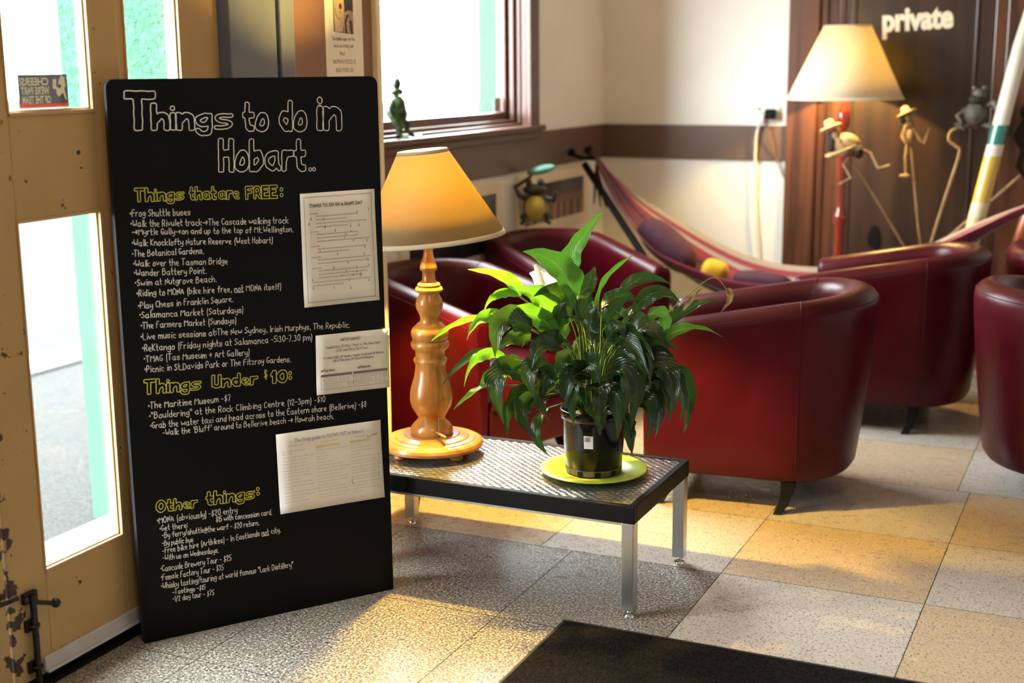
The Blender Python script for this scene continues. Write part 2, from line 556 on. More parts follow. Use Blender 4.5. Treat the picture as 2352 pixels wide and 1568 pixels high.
        C.objects.link(o)
        if parent:
            o.parent = parent
        if bevel:
            md = o.modifiers.new('soft_edges', 'BEVEL')
            md.width = bevel
            md.segments = segs
            md.limit_method = 'ANGLE'
            md.angle_limit = math.radians(40)
        if subsurf:
            md = o.modifiers.new('smooth', 'SUBSURF')
            md.levels = subsurf
            md.render_levels = subsurf
        return o


def thing(name, label, cat, loc=(0, 0, 0), rz=0, group=None):
    o = bpy.data.objects.new(name, None)
    o.empty_display_size = 0.1
    C.objects.link(o)
    o.location = loc
    o.rotation_euler = (0, 0, rz)
    return tag(o, label, cat, group)


def tag(o, label, cat, group=None):
    o['label'] = label
    o['category'] = cat
    if group:
        o['group'] = group
    return o


def struct(o, label=None):
    o['kind'] = 'structure'
    if label:
        o['label'] = label
    return o


def dup(root, loc, rz, label, group=None):
    r = root.copy()
    C.objects.link(r)
    r.location = loc
    r.rotation_euler = (0, 0, rz)
    r['label'] = label
    if group:
        r['group'] = group
    for ch in list(root.children):
        c = ch.copy()
        C.objects.link(c)
        c.parent = r
        for g in list(ch.children):
            d = g.copy()
            C.objects.link(d)
            d.parent = c
    return r


def bez(pts, n):
    """Catmull-Rom through the points"""
    P = [Vector(p) for p in pts]
    P = [P[0] * 2 - P[1]] + P + [P[-1] * 2 - P[-2]]
    out = []
    for i in range(1, len(P) - 2):
        for k in range(n):
            t = k / n
            a, b, c, d = P[i - 1], P[i], P[i + 1], P[i + 2]
            out.append(0.5 * ((2 * b) + (c - a) * t + (2 * a - 5 * b + 4 * c - d) * t * t + (3 * b - a - 3 * c + d) * t ** 3))
    out.append(P[-2])
    return out


def sstep(a, b, x):
    t = min(1, max(0, (x - a) / (b - a)))
    return t * t * (3 - 2 * t)


def lerp(a, b, t):
    return a + (b - a) * t


# ------------------------------------------------------------------ a pen: single-stroke handwriting
GL = {
    'a': '46 26 05 03 22 32 44|46 43 52', 'b': '09 02|05 26 36 44 33 22 02', 'c': '45 26 16 04 13 22 42', 'd': '49 42|45 26 16 04 13 22 32 44',
    'e': '04 34 45 26 16 04 13 22 42', 'f': '48 39 28 22|06 46', 'g': '46 26 05 04 13 33 45|46 41 30 10 01', 'h': '09 02|04 26 36 45 42',
    'i': '16 12|18 18', 'j': '26 21 10 00|28 28', 'k': '09 02|46 04 42', 'l': '19 12', 'm': '06 02|04 16 26 35 32|34 46 56 65 62',
    'n': '06 02|04 26 36 45 42', 'o': '26 15 03 12 32 43 45 36 26', 'p': '06 00|05 26 36 44 33 22 03', 'q': '46 40|45 26 15 04 13 22 44',
    'r': '06 02|04 16 36', 's': '45 36 16 05 14 34 43 32 12 03', 't': '19 13 22 32|06 36', 'u': '06 03 12 22 44|46 42', 'v': '06 22 46',
    'w': '06 12 35 52 66', 'x': '06 42|46 02', 'y': '06 03 13 44|46 41 30 10', 'z': '06 46 02 42',
    'A': '02 29 52|14 44', 'B': '02 09 39 48 36 06|36 55 43 32 02', 'C': '48 29 07 04 22 43', 'D': '02 09 29 57 54 32 02', 'E': '49 09 02 42|06 36',
    'F': '49 09 02|06 36', 'G': '48 29 07 04 22 43 45 25', 'H': '09 02|49 42|06 46', 'I': '19 12', 'J': '39 33 12 03', 'K': '09 02|49 05 42',
    'L': '09 02 42', 'M': '02 09 35 69 62', 'N': '02 09 42 49', 'O': '29 07 04 22 32 54 57 39 29', 'P': '02 09 39 47 46 35 05',
    'R': '02 09 39 47 35 05|25 42', 'S': '48 29 18 07 35 44 33 12 03', 'T': '09 59|29 22', 'U': '09 03 22 32 43 49', 'V': '09 22 49',
    'W': '09 12 36 52 69', 'Y': '09 26 49|26 22', 'Z': '09 49 02 42',
    '0': '29 07 04 22 32 44 47 39 29', '1': '07 19 12', '2': '07 18 29 38 47 02 42', '3': '08 29 38 26|26 44 22 03', '4': '39 04 54|39 32',
    '5': '49 09 06 36 44 33 12 03', '6': '39 06 03 22 43 35 05', '7': '09 49 12', '8': '29 08 26 44 22 04 26 48 29', '9': '46 26 07 29 48 42',
    '$': '48 38 17 16 35 44 33 03|29 21', '(': '29 17 14 20', ')': '09 17 14 00', '-': '05 35', '*': '05 16|06 15|05 15', '>': '05 65|67 65 63|67 86 63',
    "'": '19 17', '"': '09 07|29 27', '.': '02 12', ',': '13 11', ':': '03 04|06 07', '/': '39 01', '@': '46 26 24 44 47|44 54 57 38 18 06 03 11 31 52', '+': '27 23|05 45',
    '!': '19 15|12 13', '|': '19 12',
}


def pen_width(text):
    w = 0.0
    for ch in text:
        if ch == '_':
            continue
        if ch == ' ':
            w += 3.4
            continue
        w += max(int(q[0]) for st in GL.get(ch, '00').split('|') for q in st.split()) + 1.9
    return w


def pen_line(mb, text, p0, p1, cap, place, pen=0.0016, rng=random, jit=0.35):
    """write text from p0 to p1 (board coordinates); cap = cap height; place(u, v) -> 3-D"""
    W = pen_width(text)
    d = Vector((p1[0] - p0[0], p1[1] - p0[1]))
    L = d.length
    ex = d / L
    ey = Vector((-ex.y, ex.x))
    sx, sy = L / W, cap / 7.0
    x = 0.0
    under = None
    for ch in text:
        if ch == '_':
            if under is None:
                under = x
            else:
                a = Vector(p0) + ex * under * sx - ey * sy * 1.0
                b = Vector(p0) + ex * (x - 1.5) * sx - ey * sy * 1.0
                ribbon(mb, [a, b], pen, place)
                under = None
            continue
        if ch == ' ':
            x += 3.4
            continue
        strokes = [[(int(q[0]), int(q[1])) for q in st.split()] for st in GL.get(ch, '00').split('|')]
        mx = max(q[0] for st in strokes for q in st)
        oy = rng.uniform(-jit, jit)
        for st in strokes:
            pts = [Vector(p0) + ex * (x + q[0] + rng.uniform(-.15, .15)) * sx + ey * (q[1] - 2 + oy + rng.uniform(-.15, .15)) * sy for q in st]
            if len(pts) > 2:
                q = [pts[0]]
                for i in range(len(pts) - 1):
                    q.append(pts[i] * 0.75 + pts[i + 1] * 0.25)
                    q.append(pts[i] * 0.25 + pts[i + 1] * 0.75)
                q.append(pts[-1])
                pts = q
            ribbon(mb, pts, pen * rng.uniform(0.9, 1.12), place)
        x += mx + 1.9


def ribbon(mb, pts, w, place):
    pts = [Vector(p) for p in pts]
    if len(pts) == 2 and (pts[1] - pts[0]).length < w:
        pts[1] = pts[0] + Vector((w, 0))
    L, R = [], []
    for i, p in enumerate(pts):
        t = pts[min(i + 1, len(pts) - 1)] - pts[max(i - 1, 0)]
        t = t.normalized() if t.length > 1e-9 else Vector((1, 0))
        if i == 0:
            p = p - t * w * 0.8
        if i == len(pts) - 1:
            p = p + t * w * 0.8
        n = Vector((-t.y, t.x)) * w
        L.append(p + n)
        R.append(p - n)
    o = [place(q.x, q.y) for q in L] + [place(q.x, q.y) for q in R]
    k = len(pts)
    mb.add(o, [(k + i, k + i + 1, i + 1, i) for i in range(k - 1)], False)


def word_mesh(body, fat=0.0, outline=0.0):
    """letter shapes of the built-in font: filled (outline=0) or only their outline as (verts, faces)"""
    cu = bpy.data.curves.new('lettering', 'FONT')
    cu.body = body
    cu.size = 1
    cu.offset = fat
    cu.resolution_u = 4
    if outline:
        cu.fill_mode = 'NONE'
        cu.bevel_depth = outline
        cu.bevel_resolution = 0
    o = bpy.data.objects.new('lettering', cu)
    C.objects.link(o)
    dg = bpy.context.evaluated_depsgraph_get()
    me = bpy.data.meshes.new_from_object(o.evaluated_get(dg))
    v = [tuple(p.co) for p in me.vertices]
    f = [tuple(p.vertices) for p in me.polygons]
    bpy.data.objects.remove(o)
    bpy.data.curves.remove(cu)
    bpy.data.meshes.remove(me)
    return v, f


def fit_word(mb, body, p0, p1, height, place, fat=0.0, outline=0.0, ref='H', wob=0.0):
    """put a word between p0 and p1 (board coordinates), letters height tall, laid on by place()"""
    v, f = word_mesh(body, fat, outline)
    x0, x1 = min(p[0] for p in v), max(p[0] for p in v)
    hv, _ = word_mesh(ref, fat, 0)
    h = max(p[1] for p in hv)
    if ref in ('x', '$', ':', '.'):
        h = max(p[1] for p in v)
    d = Vector((p1[0] - p0[0], p1[1] - p0[1]))
    L = d.length
    ex = d / L
    ey = Vector((-ex.y, ex.x))
    out = []
    for x, y, z in v:
        xx, yy = (x - x0) / (x1 - x0) * L, y / h * height
        if wob:
            xx += wob * math.sin(yy * 190 + xx * 60)
            yy += wob * math.sin(xx * 140 + 1.3)
        q = Vector(p0) + ex * xx + ey * yy
        out.append(place(q.x, q.y, z * 0.0))
    mb.add(out, f, False)


def bubble_word(mb, text, p0, p1, height, place, r=0.95, pen=0.0018, rng=random):
    """hand-drawn bubble letters: the outline of each fat pen stroke, one letter after the other"""
    import numpy as np
    glyphs = []
    W = 0.0
    for ch in text:
        strokes = [[(float(q[0]), float(q[1])) for q in st.split()] for st in dict(GL, s='56 36 16 05 24 44 53 32 12 02').get(ch).split('|')]
        mx = max(q[0] for st in strokes for q in st)
        mn = min(q[0] for st in strokes for q in st)
        glyphs.append((ch, strokes, W - mn + r))
        W += (mx - mn) + 2 * r + 0.12
    W -= 0.12
    d = Vector((p1[0] - p0[0], p1[1] - p0[1]))
    ex = d / d.length
    ey = Vector((-ex.y, ex.x))
    low = all(c in 'aceimnorsuvwxz' for c in text)
    sx, sy = d.length / W, height / ((4 if low else 7) + 2 * r)
    step = 0.16
    for ch, strokes, x0 in glyphs:
        pn = 6.0 if ch in 'THFEU1' else (3.5 if ch in 'htinbrRg' else 2.4)
        rr = r * rng.uniform(.92, 1.05) * (.62 if ch in 'se' else .8 if ch in 'agBR' else 1)
        xs = np.arange(-1.6, 8.2, step)
        ys = np.arange(-2.0, 11.2, step)
        X, Y = np.meshgrid(xs, ys)
        D = np.full(X.shape, 1e9)
        for st in strokes:
            pts = st if len(st) < 4 or pn > 5 else [st[0]] + [q for i in range(len(st) - 1) for q in ((st[i][0] * .75 + st[i + 1][0] * .25, st[i][1] * .75 + st[i + 1][1] * .25), (st[i][0] * .25 + st[i + 1][0] * .75, st[i][1] * .25 + st[i + 1][1] * .75))] + [st[-1]]
            for a, b in zip(pts[:-1], pts[1:]):
                vx, vy = b[0] - a[0], b[1] - a[1]
                L2 = vx * vx + vy * vy
                t = np.clip(((X - a[0]) * vx + (Y - a[1]) * vy) / max(L2, 1e-9), 0, 1)
                dx, dy = np.abs(X - a[0] - t * vx), np.abs(Y - a[1] - t * vy)
                D = np.minimum(D, (dx ** pn + dy ** pn) ** (1 / pn))
        if ch == 'i':
            D = np.where(Y > 7.2, np.hypot(X - 1, Y - 8.3) + rr * .18, D)
        F = D - rr
        segs = {}

        def ip(i0, j0, i1, j1):
            f0, f1 = F[i0, j0], F[i1, j1]
            t = f0 / (f0 - f1)
            return (round(float(xs[j0] + (xs[j1] - xs[j0]) * t), 4), round(float(ys[i0] + (ys[i1] - ys[i0]) * t), 4))
        edges = []
        ins = F < 0
        for i in range(len(ys) - 1):
            row = ins[i:i + 2].any(axis=0)
            for j in range(len(xs) - 1):
                c = (ins[i, j], ins[i, j + 1], ins[i + 1, j + 1], ins[i + 1, j])
                if all(c) or not any(c):
                    continue
                cr = []
                if c[0] != c[1]:
                    cr.append(ip(i, j, i, j + 1))
                if c[1] != c[2]:
                    cr.append(ip(i, j + 1, i + 1, j + 1))
                if c[2] != c[3]:
                    cr.append(ip(i + 1, j + 1, i + 1, j))
                if c[3] != c[0]:
                    cr.append(ip(i + 1, j, i, j))
                for q in range(0, len(cr) - 1, 2):
                    edges.append((cr[q], cr[q + 1]))
        nb = {}
        for a, b in edges:
            nb.setdefault(a, []).append(b)
            nb.setdefault(b, []).append(a)
        seen = set()
        for s0 in list(nb):
            if s0 in seen:
                continue
            loop = [s0]
            seen.add(s0)
            cur = s0
            while True:
                nx = [q for q in nb[cur] if q not in seen]
                if not nx:
                    break
                cur = nx[0]
                seen.add(cur)
                loop.append(cur)
            if len(loop) < 4:
                continue
            loop = loop[::2] + [loop[0]]
            out = []
            for gx, gy in loop:
                q = Vector(p0) + ex * (x0 + gx + .05 * math.sin(gy * 2.1 + x0)) * sx + ey * (gy - 2 + r + .05 * math.sin(gx * 2.3 + x0)) * sy
                out.append(q)
            ribbon(mb, out, pen, place)


# ------------------------------------------------------------------ the setting
XL, YF, XR, YB, ZC = -2.8, 7.3, 3.0, -2.5, 2.9

# floor tiles
M['tile_dark'] = flecked('dark_speckled_tile', (0.25, 0.22, 0.185), (0.04, 0.033, 0.028), 0.45, 150, 0.34, (0.31, 0.27, 0.225), dense=True)
M['tile_white'] = flecked('pale_flecked_tile', (0.56, 0.49, 0.43), (0.07, 0.055, 0.045), 0.375, 135, 0.30)
M['tile_warm'] = flecked('beige_flecked_tile', (0.56, 0.42, 0.28), (0.09, 0.06, 0.035), 0.375, 135, 0.30)
M['grout'] = mat('dark_joint', (0.055, 0.045, 0.035), 0.9, var=0.2)
fl = MB()
ys = [3.855 - 0.585 * k for k in range(12, 0, -1)] + [3.855, 4.41, 4.995] + [4.995 + 0.585 * k for k in range(1, 6)]
g = 0.0014
for r in range(len(ys) - 1):
    y0, y1 = max(ys[r], YB), min(ys[r + 1], YF)
    if y1 <= y0:
        continue
    sh = -0.045 if ys[r] > 4.9 else 0.0
    for k in range(-4, 8):
        x0, x1 = -1.079 + sh + 0.612 * k, -1.079 + sh + 0.612 * (k + 1)
        dark = x1 < -1.0 and y1 < 3.9
        if dark:
            x0, x1 = x0 + 0.114, x1 + 0.114
            if k == -1:
                continue
        x0, x1 = max(x0, -2.8), min(x1, XR)
        if x1 - x0 < 0.01:
            continue
        fl.cur = 0 if dark else (1 if (k + r) % 2 else 2)
        fl.quad((x0 + g, y0 + g, 0), (x1 - g, y0 + g, 0), (x1 - g, y1 - g, 0), (x0 + g, y1 - g, 0))
    if y1 < 3.9:   # the strip of dark tile beside the pale field
        fl.cur = 0
        fl.quad((-1.577 + g, y0 + g, 0), (-1.079 - g, y0 + g, 0), (-1.079 - g, y1 - g, 0), (-1.577 + g, y1 - g, 0))
fl.cur = 3
fl.quad((-2.82, YB, -0.0012), (XR, YB, -0.0012), (XR, YF, -0.0012), (-2.82, YF, -0.0012))
fl.box(-2.82, XR, YB, YF, -0.05, -0.003)
struct(fl.build('floor', [M['tile_dark'], M['tile_white'], M['tile_warm'], M['grout']]))

b = MB()
b.box(XL - .165, XL, 4.2, YF, 0, 1.24)
b.box(XL - .165, XL, 4.2, YF, 2.6, ZC)
b.box(XL - .165, XL, 6.24, YF, 1.24, 2.6)
b.box(XL - .165, XL, 4.2, 4.5, 1.24, 2.6)
struct(b.build('wall_left', M['wall']))
b = MB()
b.box(-2.6, -2.47, YB, 3.31, 2.12, ZC)
b.box(-2.6, -2.47, YB, 1.755, -0.05, 2.12)
struct(b.build('wall_entrance', M['wall']))
b = MB()
b.box(XL - .25, XR + .1, YF, YF + .1, 0, ZC)
struct(b.build('wall_far', M['wall']))
b = MB()
b.box(XR, XR + .1, YB, YF, 0, ZC)
struct(b.build('wall_right', M['wall']))
b = MB()
b.box(-2.6, XR + .1, YB - .1, YB, 0, ZC)
struct(b.build('wall_back', M['wall']))
b = MB()
b.box(XL - .3, XR + .1, YB - .1, YF + .1, ZC, ZC + .1)
struct(b.build('ceiling', M['ceil']))

# entrance pier: slate post, brown panel, cream corner bead, green stucco outside
b = MB()
b.box(-3.3, -2.475, 3.625, 4.2, -0.05, ZC)
struct(b.build('wall_pier', M['brownpost']))
b = MB()
b.box(-2.60, -2.44, 3.315, 3.555, 0, ZC)
b.box(-2.60, -2.455, 3.555, 3.572, 0, ZC)
b.box(-2.60, -2.438, 3.572, 3.652, 0, ZC)
struct(b.build('trim_post', M['greypost'], bevel=0.006))
b = MB()
b.box(-2.52, -2.452, 4.186, 4.214, 0, ZC)
struct(b.build('trim_bead', M['cream'], bevel=0.005))
b = MB()
b.cur = 0
b.box(-3.36, -2.53, 3.605, 3.624, 1.28, 3.2)
b.cur = 1
b.box(-3.36, -2.53, 3.60, 3.624, -0.05, 1.28)
b.box(-3.36, -3.301, 3.624, 4.3, -0.05, 3.2)
struct(b.build('wall_stucco', [M['stucco'], M['mint']]))

# dado rails
b = MB()
b.box(XL, -1.735, YF - .016, YF, 1.034, 1.222)
struct(b.build('trim_rail_far', M['rail'], bevel=0.004))
b = MB()
b.box(XL, XL + .016, 4.21, YF, 1.034, 1.222)
struct(b.build('trim_rail_left', M['rail'], bevel=0.004))
b = MB()
b.box(XL, XL + .018, 4.21, YF, 0, 0.16)
b.box(XL, -1.735, YF - .018, YF, 0, 0.16)
struct(b.build('baseboard_corner', M['rail'], bevel=0.004))

# street window
w = MB()
w.box(-2.95, -2.90, 4.5, 6.24, 1.255, 1.325)
w.box(-2.95, -2.90, 6.197, 6.24, 1.325, 2.55)
w.box(-2.95, -2.90, 4.5, 4.56, 1.325, 2.55)
w.box(-2.95, -2.90, 4.5, 6.24, 2.50, 2.6)
w.box(-2.885, -2.86, 6.208, 6.24, 1.255, 2.6)
w.box(-2.90, -2.865, 4.5, 6.24, 1.255, 1.288)
w.box(-2.848, -2.83, 6.222, 6.24, 1.255, 2.6)
w.box(-2.865, -2.83, 4.5, 6.24, 1.255, 1.270)
w.box(-2.93, -2.80, 6.232, 6.24, 1.24, 2.6)
window = struct(w.build('window_1', M['winwood'], bevel=0.004))
w = MB()
w.box(-2.80, -2.772, 6.226, 6.335, 1.225, 2.7)
w.box(-2.80, -2.785, 6.335, 6.365, 1.225, 2.7)
w.build('architrave', M['winwood'], window, bevel=0.006)
w = MB()
w.box(-2.90, -2.758, 4.45, 6.385, 1.228, 1.257)
w.box(-2.80, -2.772, 4.45, 6.36, 1.19, 1.228)
w.build('sill', M['winwood'], window, bevel=0.006)
w = MB()
w.box(-2.928, -2.923, 4.55, 6.20, 1.32, 2.51)
w.build('pane', M['glass'], window)
w = MB()
w.box(-2.9225, -2.9222, 6.115, 6.185, 1.328, 1.395)
w.build('security_label', M['inkpale'], window)


# mustard folding doors
def leaf(name, y0, y1, gl, hi, material, x0=-2.49, x1=-2.45):
    g0, g1 = gl
    d = MB()
    d.box(x0, x1, y0, g0, 0.03, 2.1)
    d.box(x0, x1, g1, y1, 0.03, 2.1)
    d.box(x0, x1, g0, g1, 0.03, 0.30)
    d.box(x0, x1, g0, g1, 1.19, 1.448)
    d.box(x0, x1, g0, g1, 2.0, 2.1)
    o = struct(d.build(name, material, bevel=0.003))
    for z0, z1 in ((0.30, 1.19), (1.448, 2.0)):
        p = MB()
        p.box(x0 + .016, x0 + .020, g0 - .005, g1 + .005, z0 - .005, z1 + .005)
        p.build('pane', M['glass'], o)
        q = MB()
        for xa, xb, th in ((x0 + .022, x1 - .006, .010), (x1 - .006, x1 + .004, .005)):
            q.box(xa, xb, g0 - .004, g0 + th * .4, z0, z1)
            q.box(xa, xb, g1 - th, g1 + .006, z0 - .004, z1 + .004)
            q.box(xa, xb, g0, g1, z0 - .006, z0 + th * .8)
            q.box(xa, xb, g0, g1, z1 - th * .6, z1 + .004)
        q.build('glazing_bead', M['ypaint'], o, bevel=0.0015)
    return o


door = leaf('door_1', 2.313, 2.842, (2.44, 2.732), True, M['yellow'])
s = MB()
s.box(-2.452, -2.440, 2.405, 2.842, 0.036, 0.078)
s.box(-2.452, -2.430, 2.405, 2.842, 0.036, 0.044)
s.build('weather_strip', M['stripwhite'], door, bevel=0.003)
leaf('door_2', 1.76, 2.305, (1.89, 2.19), True, M['yellow'])
d3 = leaf('door_3', 2.862, 3.31, (2.90, 3.132), True, M['ypaint'], -2.53, -2.478)
t = MB()  # threshold in black, its colour standing in for the shaded gap under the doors
t.box(-2.56, -2.462, 1.76, 3.31, -0.02, 0.026)
t.box(-2.462, -2.436, 1.76, 2.9, 0.0, 0.012)
struct(t.build('trim_threshold_shade', M['black']))

# tower bolt on the open door
bo = MB()
bo.tube([(-2.432, 2.372, 0.02), (-2.432, 2.372, 0.262)], 0.0085, 10)
bo.tube([(-2.432, 2.372, 0.243), (-2.425, 2.40, 0.232), (-2.42, 2.425, 0.222)], [0.007, 0.006, 0.006], 10)
bo.ball((-2.418, 2.434, 0.220), 0.0125)
bolt = bo.build('bolt', M['blackiron'], door)
k = MB()
for z in (0.055, 0.165):
    k.box(-2.45, -2.44, 2.352, 2.392, z, z + .03)
    k.tube([(-2.45, 2.358, z + .015), (-2.430, 2.360, z + .015), (-2.420, 2.372, z + .015), (-2.430, 2.384, z + .015), (-2.45, 2.386, z + .015)], 0.004, 8)
k.box(-2.45, -2.436, 2.350, 2.394, 0.24, 0.268)
k.ball((-2.434, 2.351, 0.254), 0.010)
k.build('bolt_keeper', M['blackiron'], door, bevel=0.002)
k = MB()
k.tube([(-2.45, 2.262, 0.266), (-2.436, 2.300, 0.270), (-2.43, 2.322, 0.274)], [0.006, 0.006, 0.007], 10)
k.build('latch_rod', M['blackiron'], door)

# private door in the far wall
a = MB()
a.box(-1.735, -1.572, YF - .04, YF, 0, 2.25)
a.box(-0.64, -0.47, YF - .04, YF, 0, 2.25)
a.box(-1.572, -0.64, YF - .04, YF, 2.1, 2.25)
d4 = struct(a.build('door_4', M['dkwood'], bevel=0.006))
a = MB()
a.box(-1.572, -1.53, YF - .022, YF, 0, 2.1)
a.box(-1.53, -1.475, YF - .012, YF, 0, 2.1)
a.box(-1.475, -1.44, YF - .020, YF, 0, 2.1)
a.box(-0.70, -0.64, YF - .022, YF, 0, 2.1)
a.build('door_stop', M['dkwood'], d4, bevel=0.006)
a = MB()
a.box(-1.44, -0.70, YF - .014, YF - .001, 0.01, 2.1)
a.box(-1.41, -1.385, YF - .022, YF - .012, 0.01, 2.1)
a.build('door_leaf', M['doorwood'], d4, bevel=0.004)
a = MB()
a.tube([(-0.785, YF - .014, 0.02), (-0.785, YF - .014, 2.1)], 0.011, 10)
a.build('bead', M['doorwood'], d4)
a = MB()
prof = [(0.0, 0.06), (0.012, 0.052), (0.020, 0.035), (0.028, 0.01), (0.031, -0.015), (0.026, -0.04), (0.012, -0.056), (0.0, -0.06)]
poly = [(x, z) for x, z in prof] + [(-x, z) for x, z in prof[-2:0:-1]]
a.prism(poly, 0, 0.02, Matrix(((1, 0, 0, -1.248), (0, 0, -1, YF - .012), (0, 1, 0, 0.645), (0, 0, 0, 1))))
a.build('escutcheon', M['black'], d4, bevel=0.005)
a = MB()
fit_word(a, 'private', (-1.252, 1.712), (-0.90, 1.728), 0.115, lambda x, z, e=0: (x, YF - .0165 + e, z), fat=0.045, ref='H', wob=0.0)
a.build('lettering', M['cream'], d4)

# footpath, step and street things outside
e = MB()
e.quad((-60, -40, -0.06), (-2.56, -40, -0.06), (-2.56, 60, -0.06), (-60, 60, -0.06))
struct(e.build('ground', M['asphalt']))
e = MB()
e.box(-3.25, -2.56, 0.5, 3.6, -0.06, -0.004)
struct(e.build('trim_step', M['whitestep'], bevel=0.01))
e = MB()
e.box(-5.6, -5.3, -20, 40, -0.06, -0.02)
struct(e.build('kerb', M['whitestep'], bevel=0.02))
e = MB()
e.box(-3.62, -3.46, 7.335, 7.50, -0.062, 3.2)
M['palemint'] = mat('pale_mint_paint', (0.036, 0.056, 0.046), 0.6, var=0.04, spec=0.0)
tag(e.build('awning_post', M['palemint'], bevel=0.02), 'pale green square post on the footpath outside the dark framed window', 'post')


# ------------------------------------------------------------------ writing on the board (board coordinates, metres) and leaves of the plant
CHALK_LINES=[
('*Frog Shuttle buses', 0.0403, 1.1744, 0.2021, 1.1696, 0.0179),
('*Walk the Rivulet track>The Cascade walking track', 0.0405, 1.1478, 0.4757, 1.1296, 0.0173),
('>Myrtle Gully>on and up to the top of Mt.Wellington.', 0.0428, 1.1267, 0.4892, 1.1046, 0.0162),
('*Walk Knocklofty Nature Reserve (West Hobart)', 0.0401, 1.0983, 0.4279, 1.0784, 0.0163),
('*The Botanical Gardens.', 0.039, 1.0698, 0.2323, 1.0638, 0.0168),
('*Walk over the Tasman Bridge', 0.0401, 1.0436, 0.2969, 1.0309, 0.0169),
('*Wander Battery Point.', 0.0405, 1.0186, 0.2368, 1.01, 0.017),
('*Swim at Nutgrove Beach.', 0.0411, 0.9926, 0.2631, 0.9844, 0.017),
('*Riding to MONA (bike hire free, _not_ MONA itself)', 0.0435, 0.9643, 0.4457, 0.9473, 0.0171),
('*Play Chess in Franklin Square.', 0.0452, 0.9315, 0.3067, 0.9254, 0.0171),
('*Salamanca Market (Saturdays)', 0.047, 0.906, 0.3334, 0.8925, 0.0172),
('*The Farmers Market (Sundays)', 0.0486, 0.8775, 0.3113, 0.8653, 0.0172),
('*Live music sessions at:The New Sydney, Irish Murphys, The Republic.', 0.0466, 0.8477, 0.6485, 0.8191, 0.0173),
('*ReKtango (Friday nights at Salamanca -5:30-7.30 pm)', 0.0484, 0.816, 0.5314, 0.7945, 0.0179),
('*TMAG (Tas Museum + Art Gallery)', 0.0509, 0.787, 0.3445, 0.7727, 0.0174),
('*Picnic in St.Davids Park or The Fitzroy Gardens.', 0.0505, 0.7589, 0.4653, 0.7395, 0.0175),
('*The Maritime Museum -$7', 0.0544, 0.6586, 0.2846, 0.6501, 0.0176),
('*"Bouldering" at the Rock Climbing Centre (12-3pm) -$10', 0.055, 0.6303, 0.5635, 0.6096, 0.0176),
('*Grab the water taxi and head across to the Eastern shore (Bellerive) -$8', 0.0556, 0.6031, 0.6913, 0.5774, 0.0177),
("-Walk the 'Bluff' around to Bellerive beach > Howrah beach.", 0.0879, 0.5798, 0.5871, 0.5569, 0.0169),
('*MONA (obviously) -$20 entry', 0.0571, 0.3362, 0.2856, 0.327, 0.0175),
('$15 with concession card.', 0.2204, 0.3108, 0.3863, 0.303, 0.016),
('*Get there:', 0.0627, 0.3132, 0.1413, 0.3098, 0.0163),
('-By ferry/shuttle@the warf - $20 return.', 0.0675, 0.2929, 0.3469, 0.279, 0.0157),
('-By public bus', 0.0661, 0.2708, 0.1544, 0.2661, 0.0151),
('-Free bike hire (Artbikes) - In Eastlands _not_ city.', 0.0662, 0.2484, 0.4103, 0.2463, 0.0164),
('-With us on Wednesdays.', 0.0655, 0.228, 0.2248, 0.2212, 0.0158),
('*Cascade Brewery Tour - $25', 0.0583, 0.1979, 0.2603, 0.1906, 0.0171),
('*Female Factory Tour - $35', 0.0577, 0.1729, 0.2363, 0.1667, 0.0172),
('*Whisky tasting/touring at world famous "Lark Distillery"', 0.0566, 0.1473, 0.4422, 0.1348, 0.0172),
('-Tastings -$15', 0.0863, 0.1257, 0.1806, 0.1205, 0.0148),
('-1/2 day tour - $75', 0.085, 0.1055, 0.205, 0.0995, 0.0154),
]
HEADINGS=[
('T', 0.042, 1.3966, 0.1229, 1.3941, 0.1004, 0),
('hings', 0.1098, 1.3945, 0.3322, 1.3883, 0.0695, 0),
('to', 0.3552, 1.3847, 0.4287, 1.3812, 0.0778, 0),
('do', 0.4573, 1.381, 0.5395, 1.3784, 0.0848, 0),
('in', 0.5691, 1.3799, 0.6437, 1.377, 0.0666, 0),
('Hobart', 0.2837, 1.2793, 0.5313, 1.2698, 0.0881, 0),
('..', 0.5395, 1.2694, 0.5608, 1.2684, 0.0183, 0),
('Things', 0.0544, 1.2122, 0.1874, 1.2087, 0.0359, 1),
('that', 0.1985, 1.209, 0.2727, 1.2063, 0.0351, 1),
('are', 0.2773, 1.206, 0.3376, 1.2032, 0.0237, 1),
('FREE', 0.3538, 1.2017, 0.4452, 1.2003, 0.036, 1),
(':', 0.4535, 1.2053, 0.4617, 1.2079, 0.0228, 1),
('Things', 0.0446, 0.699, 0.2021, 0.6908, 0.0407, 1),
('Under', 0.2302, 0.6919, 0.362, 0.686, 0.0371, 1),
('$', 0.3824, 0.7025, 0.3938, 0.7027, 0.0237, 1),
('10', 0.3994, 0.6844, 0.4487, 0.6814, 0.0365, 1),
(':', 0.4541, 0.6903, 0.4624, 0.6909, 0.0208, 1),
('Other', 0.0555, 0.3669, 0.1711, 0.3612, 0.0343, 1),
('things', 0.1942, 0.3626, 0.3378, 0.357, 0.0398, 1),
(':', 0.3417, 0.3688, 0.3505, 0.3679, 0.0211, 1),
]
RAIN = [(0.509, 1.2088), (0.7348, 1.2114), (0.7397, 0.8902), (0.5084, 0.8896)]
BUS = [(0.5375, 0.8066), (0.7673, 0.8038), (0.7627, 0.6282), (0.5338, 0.6333)]
EAT = [(0.4056, 0.5363), (0.7298, 0.5337), (0.7356, 0.2959), (0.4083, 0.3004)]

